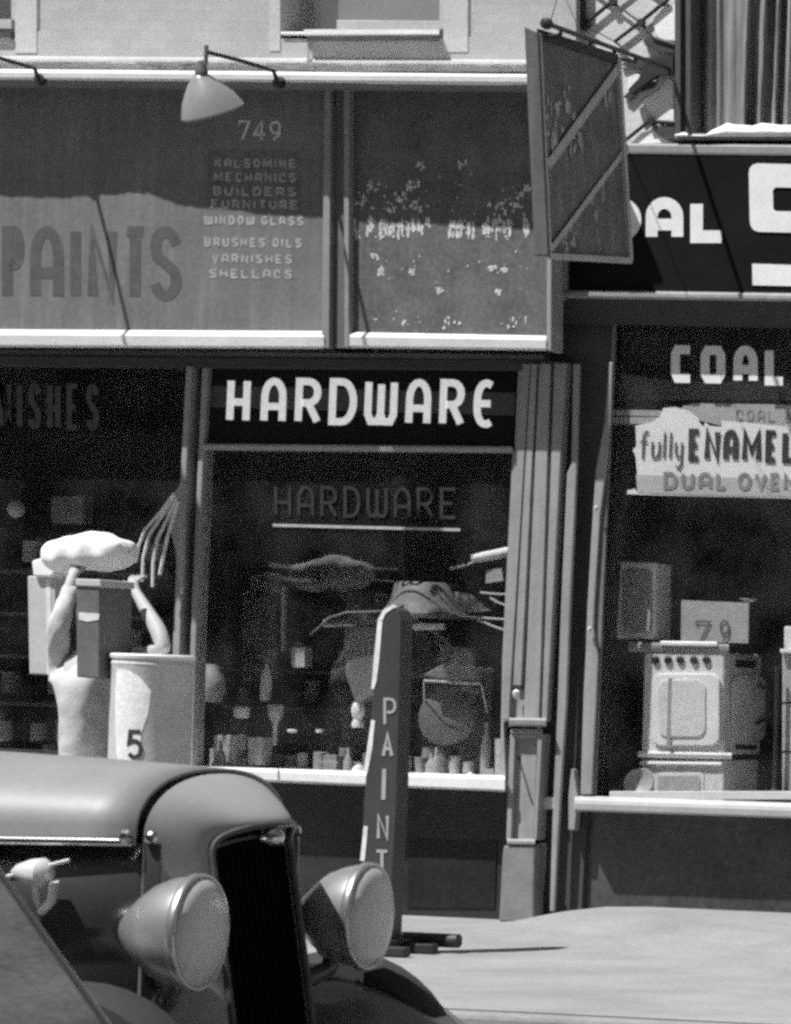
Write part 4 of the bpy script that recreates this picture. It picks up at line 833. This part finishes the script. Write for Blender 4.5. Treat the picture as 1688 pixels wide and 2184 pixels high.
for sg in (-1, 1):
    ms = M(); ms.lathe(J['head1'][0]+Vector((sg*.082, .0, -.01)), (sg, -.3, 0), [(0, .012), (.008, .026), (.014, .024), (.016, .008)], 12); build('ear', ms, SKIN, pe, smooth=True)
for s in 'LR':
    q = J['an'+s][0]; ms = M(); ms.grid([[Vector((q.x+a*w_, q.y+y, z)) for a, z in ((-1, .004), (-1, h*.6), (-.6, h), (.6, h), (1, h*.6), (1, .004))] for y, w_, h in ((-.09, .03, .05), (-.06, .045, .1), (.04, .045, .11), (.12, .052, .07), (.2, .045, .05), (.235, .02, .03))]); build('shoe', ms, BLACK, pe, smooth='all')
# the carton, wrapped bundle on top
CARD = mat('pale_cardboard', .46, .85, .14, 4, 40, .15)
p = at(60, 1440, -1.06); q = at(262, 1228, -1.06)
ct = thing('carton', Vector(((p.x+q.x)/2, -.9, p.z)), 'pale upright carton at the left elbow of the person in the pale shirt', 'carton')
ms = M(); ms.quad([(58, 1228), (118, 1231), (118, 1440), (62, 1438)], -1.06, .12); build('box', ms, CARD, ct, bevel=.008)
ms = M(); ms.quad([(98, 1236), (108, 1236), (110, 1438), (100, 1438)], -1.0635, .003); build('box_tape', ms, mat('paper_tape', .66, .7), ct)
ms = M(); ms.quad([(66, 1196), (112, 1182), (116, 1222), (110, 1232), (70, 1230)], -1.09, .14); build('flap', ms, WHITE, ct, bevel=.012)
rows = []
for i in range(43):
    f = i/42; e = math.sin(math.pi*min(1, max(0, f)))**.22 if 0 < f < 1 else .05
    c = at(108+(276-108)*f, 1184-8*f+3*math.sin(f*9), -1.18); hz = .10*e*(1+.05*math.sin(f*13)+.015*math.sin(f*31)); hy = .17*e*(1+.05*math.sin(f*22+1))
    rows.append([c+Vector((0, hy*math.cos(a), hz*(abs(math.sin(a))**.7)*(1 if math.sin(a) > 0 else -1)*(1+.06*math.sin(3*a+f*7)+.02*math.sin(7*a-f*19)+.012*math.sin(11*a+f*40)))) for a in [2*math.pi*k/56 for k in range(56)]])
ms = M(); ms.grid(rows, closed=True); item('wrapped_bundle', ms, mat('white_wrapping', .85, .8, .06, 6, 40, .3), 'bright white wrapped bundle held on top of the drab carton', 'bundle', smooth='all')
p = at(164, 1442, -1.74); q = at(224, 1250, -1.74)
c9 = thing('carton', Vector(((p.x+q.x)/2, -1.63, p.z)), 'drab grey carton riding on the shoulders of the person, hiding the head', 'carton')
ms = M(); ms.quad([(162, 1248), (212, 1250), (212, 1448), (163, 1444)], -1.74, .28); build('box', ms, mat('drab_cardboard', .13, .85, .25, 6, 40, .2), c9, bevel=.008)
ms = M(); ms.quad([(168, 1306), (212, 1309), (210, 1322), (186, 1326), (168, 1322)], -1.7435, .003); build('label', ms, mat('paper_tape', .66, .7), c9)
ms = M(); ms.quad([(160, 1234), (214, 1236), (215, 1252), (160, 1250)], -1.75, .295); build('flap', ms, CARD, c9, bevel=.006)
# tall fibre drum with the numeral
RD = .196; dc = at(318, 1640, -1.55); dc.z = 0
dm = thing('fibre_drum', dc, 'tall grey drum with a bright rim, marked 5, standing beside the person', 'drum')
ztop = at(320, 1396, -1.75).z
ms = M(); ms.lathe(dc, (0, 0, 1), [(.005, RD), (.03, RD+.004), (.05, RD), (ztop-.06, RD), (ztop-.05, RD+.004), (ztop-.04, RD), (ztop-.025, RD)], 48); build('drum_body', ms, mat('grey_fibreboard', .54, .8, .2, 4, 40, .2), dm, smooth=True)
ms = M(); ms.lathe(dc, (0, 0, 1), [(ztop-.024, RD+.006), (ztop-.008, RD+.010), (ztop, RD+.006), (ztop+.002, RD-.01), (ztop-.01, RD-.02), (ztop-.01, .001)], 48); build('lid', ms, mat('drum_lid_tin', .8, .6, .12), dm, smooth=True)
def oncyl(u, v, r_):
    r = ray(u, v); p = CAM-dc; A = r.x*r.x+r.y*r.y; B = p.x*r.x+p.y*r.y; Cc = p.x*p.x+p.y*p.y-r_*r_; ds = B*B-A*Cc
    return CAM+r*((-B-math.sqrt(max(ds, 0)))/A)
lb = [(1424, 252, 270), (1440, 248, 298), (1470, 246, 322), (1520, 246, 316), (1560, 246, 302), (1600, 248, 298), (1630, 250, 296)]
rows = [[oncyl(u0+(u1-u0)*k/8, v+(3 if k % 3 else -2), RD+.003) for k in range(9)] for v, u0, u1 in lb]
ms = M(); ms.grid(rows); build('torn_label', ms, mat('torn_label_paper', .72, .9, .2, 8, 50, .3), dm, smooth='all')
_at = at; at = lambda u, v, Y: oncyl(u, v, RD+.006)
tx = M(); letter(tx, '5', 268, 1556, 306, 1620, 9, 0); at = _at
build('lettering', tx, mat('black_ink', .04, .8), dm)

# ================================================================= the car in the street
a4 = math.radians(2)
car = thing('sedan_car', (5.3075, -9.875, -.15), 'grey sedan at the lower left, bullet headlamps either side of its black grille', 'car', rot=a4)
H = .15
PAINT = mat('grey_car_paint', .22, .5, .14, 2.5, 60, .02, spec=.5); PAINTD = mat('dark_car_paint', .045, .25, .12, 3, 60, .02, spec=.5, coat=.6)
CHROME = mat('worn_chrome', .62, .18, .08, 12, 60, .03, metal=1); LAMPP = mat('grey_lamp_plate', .36, .33, .08, 8, 50, .02, spec=.6, metal=.55, coat=.3)
TYRE = mat('tyre_rubber', .03, .85, .2, 12); GRILL = mat('grille_black', .004, .8, .2, spec=.02)
def V(x, y, z): return Vector((x, y, z+H))
def cbuild(name, ms, m, parent=car, **k): return build(name, ms, m, parent, local=True, **k)
def archpts(w, zb, zt, n=30, e=2.3):
    out = []
    for i in range(n+1):
        a = math.pi*(1-i/n); c = math.cos(a); s = math.sin(a)
        out.append((w*math.copysign(abs(c)**(2/e), c), zb+(zt-zb)*abs(s)**(2/e)))
    return out
ms = M(); ms.grid([[V(x, y, z) for y, z in [(-w, zb-.022), (-w-.003, zb-.012)]+archpts(w, zb, zt)+[(w+.003, zb-.012), (w, zb-.022)]] for x, w, zb, zt in ((-1.38, .44, .905, 1.112), (-.9, .40, .91, 1.100), (-.55, .378, .913, 1.090), (-.35, .362, .917, 1.082), (-.224, .352, .919, 1.076))])
hood = cbuild('hood', ms, PAINT, smooth='all', solid=-.012)
for sg in (-1, 1):
    ms = M(); ms.tube([V(-1.38, sg*.446, .888), V(-.9, sg*.406, .893), V(-.55, sg*.384, .896), V(-.35, sg*.368, .90), V(-.228, sg*.358, .902)], .013, 10); cbuild('hood_moulding', ms, CHROME, hood, smooth=True)
    ms = M(); ms.grid([[V(-1.38, sg*.42, z), V(-.6, sg*.36, z), V(-.17, sg*.34, z)] for z in (.90, .7, .3)]); cbuild('hood_side', ms, PAINTD, smooth='all', solid=.01)
for sg in (-1, 1): ms = M(); ms.lathe(V(-.245, sg*.36, .915), (0, sg, .2), [(0, .02), (.012, .018), (.02, .008)], 10); ms.lathe(V(-.19, sg*.345, .915), (0, sg, .2), [(0, .018), (.012, .015), (.018, .006)], 10); cbuild('hood_latch', ms, CHROME, hood, smooth=True)
# radiator shell: from the hood joint round to the lip of the grille
AA = [(-.346, z) for z in (.30, .45, .6, .75, .86)]; ar = archpts(.346, .90, 1.074, 30, 2.2); A_ = AA+ar+[(-y, z) for y, z in AA[::-1]]
BB = [(-.195, z) for z in (.30, .44, .58, .71, .82)]; br_ = archpts(.195, .86, .952, 30, 2.6); B_ = BB+br_+[(-y, z) for y, z in BB[::-1]]
def lipx(y, z): return -.124+(.91-min(z, .91))*.17+.085*max(0, 1-(abs(y)/.195)**2)*min(1, max(0, (z-.85)/.09))
rows = []
for i in range(13):
    s = i/12; kx = math.sin(s*math.pi/2); kk = .3*(1-math.cos(s*math.pi/2))+.7*kx
    rows.append([V(-.212+(lipx(*b)+.212)*kx, a[0]+(b[0]-a[0])*kk, a[1]+(b[1]-a[1])*kk) for a, b in zip(A_, B_)])
rows.append([V(lipx(*b)-.05, b[0]*.97, b[1]-.012) for b in B_])
ms = M(); ms.grid(rows); shell = cbuild('radiator_shell', ms, mat('shell_paint_lightened', .29, .55, .1, 3, 60, .02, spec=.4), smooth='all')  # colour lighter than the hood's, standing in for sun and sky light
ms = M(); ms.tube([V(lipx(*b)+.004, b[0], b[1]-.003) for b in B_], .0095, 8); cbuild('chrome_lip', ms, mat('tarnished_lip', .07, .45, .5, 18), shell, smooth=True)
ms = M(); ms.tube([V(lipx(*b)-.03, b[0]*.9, b[1]-.035) for b in B_[9:-9]], .006, 8); cbuild('chrome_lip', ms, mat('tarnished_lip', .07, .45, .5, 18), shell, smooth=True)
ms = M(); ms.lathe(V(-.06, -.03, .915), (1, 0, 0), [(0, .03), (.03, .026), (.045, .012), (.05, .002)], 14); cbuild('nose_badge', ms, CHROME, shell, smooth=True)
ms = M(); pr_ = [(-.34, .915), (-.143, .925), (-.131, .885), (-.052, .42), (-.006, .15), (-.34, .15)]
ms.prism([V(x, -.193, z) for x, z in pr_], (0, .386, 0)); gr = cbuild('grille', ms, GRILL, bevel=.02)
ms = M()
for i in range(13):
    y = -.18+.36*i/12; ms.tube([V(-.13, y, .88), V(-.051, y, .42), V(-.003, y, .16)], .0055, 6)
cbuild('grille_bar', ms, mat('grille_bar_black', .003, .8, .2, spec=.02), gr, smooth=True)
def headlamp(y):
    o = V(-.02 if y < 0 else 0, y, .685)
    an = Vector((1, .075, 0)); ms = M(); ms.lathe(o, -an, [(-.004, .139), (.0, .145), (.02, .143), (.06, .135), (.10, .119), (.135, .092), (.165, .062), (.188, .034), (.198, .008)], 48)
    h = cbuild('headlight', ms, LAMPP, smooth='all')
    ms = M(); ms.lathe(o, an, [(-.016, .145), (-.012, .149), (.002, .149), (.009, .146), (.009, .14), (-.01, .138)], 48); cbuild('rim', ms, mat('lamp_rim_metal', .5, .3, .1, 10, 60, .02, metal=.8), h, smooth='all')
    ms = M(); ms.lathe(o, an, [(0, .141), (.012, .135), (.024, .105), (.033, .06), (.036, .002)], 48); cbuild('lens', ms, mat('ribbed_lens', .52, .25, .14, 5, 50, .25, spec=.6, stretch=(1, 8, 1)), h, smooth='all')
    sg = 1 if y > 0 else -1
    ms = M(); ms.tube([V(-.09, y, .60), V(-.10, y-sg*.02, .54), V(-.15, y-sg*.08, .50), V(-.22, y-sg*.14, .48)], [.03, .025, .03, .035], 10); ms.lathe(V(-.09, y, .585), (0, 0, 1), [(-.02, .03), (.0, .05), (.03, .06)], 14); cbuild('bracket', ms, PAINTD, h, smooth=True)
    return h
headlamp(-.405); headlamp(.405)
# fenders
XC, ZC, RF = -.2, .0, .50
for sg in (-1, 1):
    rows = []
    for i in range(29):
        th = math.radians(-20+i*(152+20)/28); row = []
        for k in range(13):
            s = k/12; y = .40+.46*s; q = abs(2*s-1); r = RF-.13*q**3.2; row.append(V(XC+r*math.cos(th)*(1.0 if th < 1.57 else 1.25), sg*y, ZC+r*math.sin(th)))
        rows.append(row)
    ms = M(); ms.grid(rows); cbuild('fender', ms, mat('fender_paint', .17, .34, .1, 3, 60, .02, spec=.5, coat=.6), smooth='all', solid=.012)
# parking lamp on the near flank of the hood
pk = M(); o = V(-.43, -.42, .82); pk.lathe(o, (1, -.1, 0), [(-.09, .004), (-.07, .02), (-.03, .034), (0, .038), (.006, .034), (.02, .02), (.024, .003)], 20); pk.tube([o+Vector((-.02, .0, -.03)), o+Vector((-.03, .03, -.07)), o+Vector((-.03, .06, -.1))], .012, 8); pk.tube([o+Vector((-.12, 0, -.02)), o+Vector((.07, 0, .035))], .005, 6); pk.tube([o+Vector((.03, .0, -.02)), o+Vector((.02, .01, -.07)), o+Vector((-.02, .03, -.1))], .012, 8)
cbuild('parking_lamp', pk, mat('parking_lamp_plate', .8, .3, .1, 20, 60, .02, spec=.6, metal=.3), smooth=True)
# bumper, wheels, cabin
ms = M(); rows = []
for i in range(15):
    y = -.85+1.7*i/14; x = .44-.10*(abs(y)/.85)**3
    rows.append([V(x-.01, y, .20), V(x+.012, y, .23), V(x+.016, y, .27), V(x+.012, y, .31), V(x-.01, y, .34)])
ms.grid(rows); cbuild('bumper', ms, CHROME, smooth='all', solid=.01)
def wheel(x, y):
    ms = M(); ms.lathe(V(x, y, .21), (0, 1 if y > 0 else -1, 0), [(-.08, .24), (-.075, .33), (-.04, .358), (.04, .358), (.075, .33), (.08, .24)], 40); wq = cbuild('wheel', ms, TYRE, smooth=True)
    ms = M(); ms.lathe(V(x, y, .21), (0, 1 if y > 0 else -1, 0), [(-.05, .24), (.06, .242), (.07, .22), (.04, .19), (.06, .08), (.09, .06), (.095, .01)], 32); cbuild('rim', ms, PAINT, wq, smooth=True)
for x in (XC, XC-2.75):
    for y in (-.63, .63): wheel(x, y)
def sect(x, w, zb, zt, e=3.2):
    return [V(x, y, z) for y, z in [(-w*.92, zb), (-w, zb+.12)]+[(y_, max(z_, zb+.15)) for y_, z_ in archpts(w, min(.9, zt-.15), zt, 24, e)]+[(w, zb+.12), (w*.92, zb)]]
ms = M(); ms.grid([sect(*q) for q in ((-1.385, .485, .15, 1.155), (-1.75, .56, .15, 1.17), (-1.78, .575, .15, 1.19), (-1.95, .61, .15, 1.45), (-2.1, .63, .15, 1.56), (-2.6, .65, .15, 1.60), (-3.2, .63, .15, 1.56), (-3.6, .58, .15, 1.38), (-3.95, .5, .2, 1.0), (-4.15, .42, .25, .7), (-4.2, .2, .3, .5))]); bdy = cbuild('body', ms, PAINTD, smooth='all')
DG = mat('car_window_glass', .02, .08, .1, 3, 40, 0, spec=.6)
ms = M(); ms.prism([V(-1.80, -.44, 1.215), V(-1.80, .44, 1.215), V(-1.965, .42, 1.47), V(-1.965, -.42, 1.47)], (.012, 0, .006)); cbuild('windscreen', ms, DG)
for sg in (-1, 1):
    for x0, x1 in ((-2.55, -2.02), (-3.15, -2.62)):
        ms = M(); ms.prism([V(x0, sg*.655, 1.12), V(x1, sg*.655, 1.12), V(x1-.06, sg*.60, 1.42), V(x0+.03, sg*.60, 1.42)], (0, sg*.01, 0)); cbuild('side_window', ms, DG)
    ms = M(); ms.prism([V(-2.56, sg*.668, .3), V(-1.9, sg*.655, .3), V(-1.9, sg*.655, 1.08), V(-2.56, sg*.668, 1.08)], (0, sg*.008, 0)); dr_ = cbuild('door', ms, PAINTD, bevel=.004)
    ms = M(); ms.tube([V(-2.48, sg*.69, .95), V(-2.38, sg*.695, .95)], .012); cbuild('handle', ms, CHROME, dr_)
    ms = M(); ms.box(V(-2.5, sg*.62-.12, .16), V(-.75, sg*.62+.12, .19)); cbuild('running_board', ms, PAINTD)

# ================================================================= second car, only its sloping tail in view
YF = -12.4
A1, B1 = at(0, 1880, YF), at(215, 2184, YF)
d1 = (B1-A1)
def tail(f): return A1+d1*f
prof = [tail(-2.2)+Vector((-.35, 0, .16)), tail(-1.2)+Vector((-.03, 0, .04)), tail(-.5), tail(0), tail(.5), tail(1), tail(1.4)+Vector((-.004, 0, 0)), tail(1.8)+Vector((-.03, 0, -.0))]
e_ = prof[-1]; prof += [Vector((e_.x+.01, YF, .25)), Vector((e_.x-.05, YF, .05)), Vector((e_.x-3.8, YF, .05)), Vector((e_.x-3.9, YF, .7)), Vector((e_.x-2.6, YF, .85)), Vector((e_.x-2.2, YF, 1.35)), Vector((prof[0].x-.7, YF, prof[0].z+.05))]
c2 = thing('coupe_car', Vector((e_.x-1.8, YF-.75, -.15)), 'dark car at the lower left corner, only its sloping tail and bright bead showing', 'car')
ms = M(); n = len(prof); rows = []
for y, ins in ((0, .0), (-.02, 0), (-.3, -.012), (-.75, -.02), (-1.2, -.012), (-1.48, 0), (-1.5, 0)):
    rows.append([p+Vector((-ins if i < 8 else 0, y, 0)) for i, p in enumerate(prof)])
ms.grid([r+[r[0]] for r in rows]); o = len(ms.v)
ms.add(rows[0], [tuple(range(n))]); ms.add(rows[-1], [tuple(range(n))])
build('body', ms, mat('reflection_streak_paint', .13, .4, .5, 5, 60, .05, spec=.5, coat=.4, stretch=(.6, .6, 3)), c2, smooth=True)  # streaks in the colour stand for reflections on the glossy tail
ms = M(); ms.tube([tail(f)+Vector((.004, .004, .004)) for f in (-.5, -.2, 0, .3, .6, .9, 1.2)], .008, 8); build('bead', ms, CHROME, c2, smooth=True)
for x in (.75, 3.1):
    for y in (-.12, -1.38):
        ms = M(); ms.lathe(Vector((e_.x-x, YF+y, .21)), (0, 1, 0), [(-.08, .24), (-.075, .33), (-.04, .358), (.04, .358), (.075, .33), (.08, .24)], 32); wq = build('wheel', ms, TYRE, c2, smooth=True)
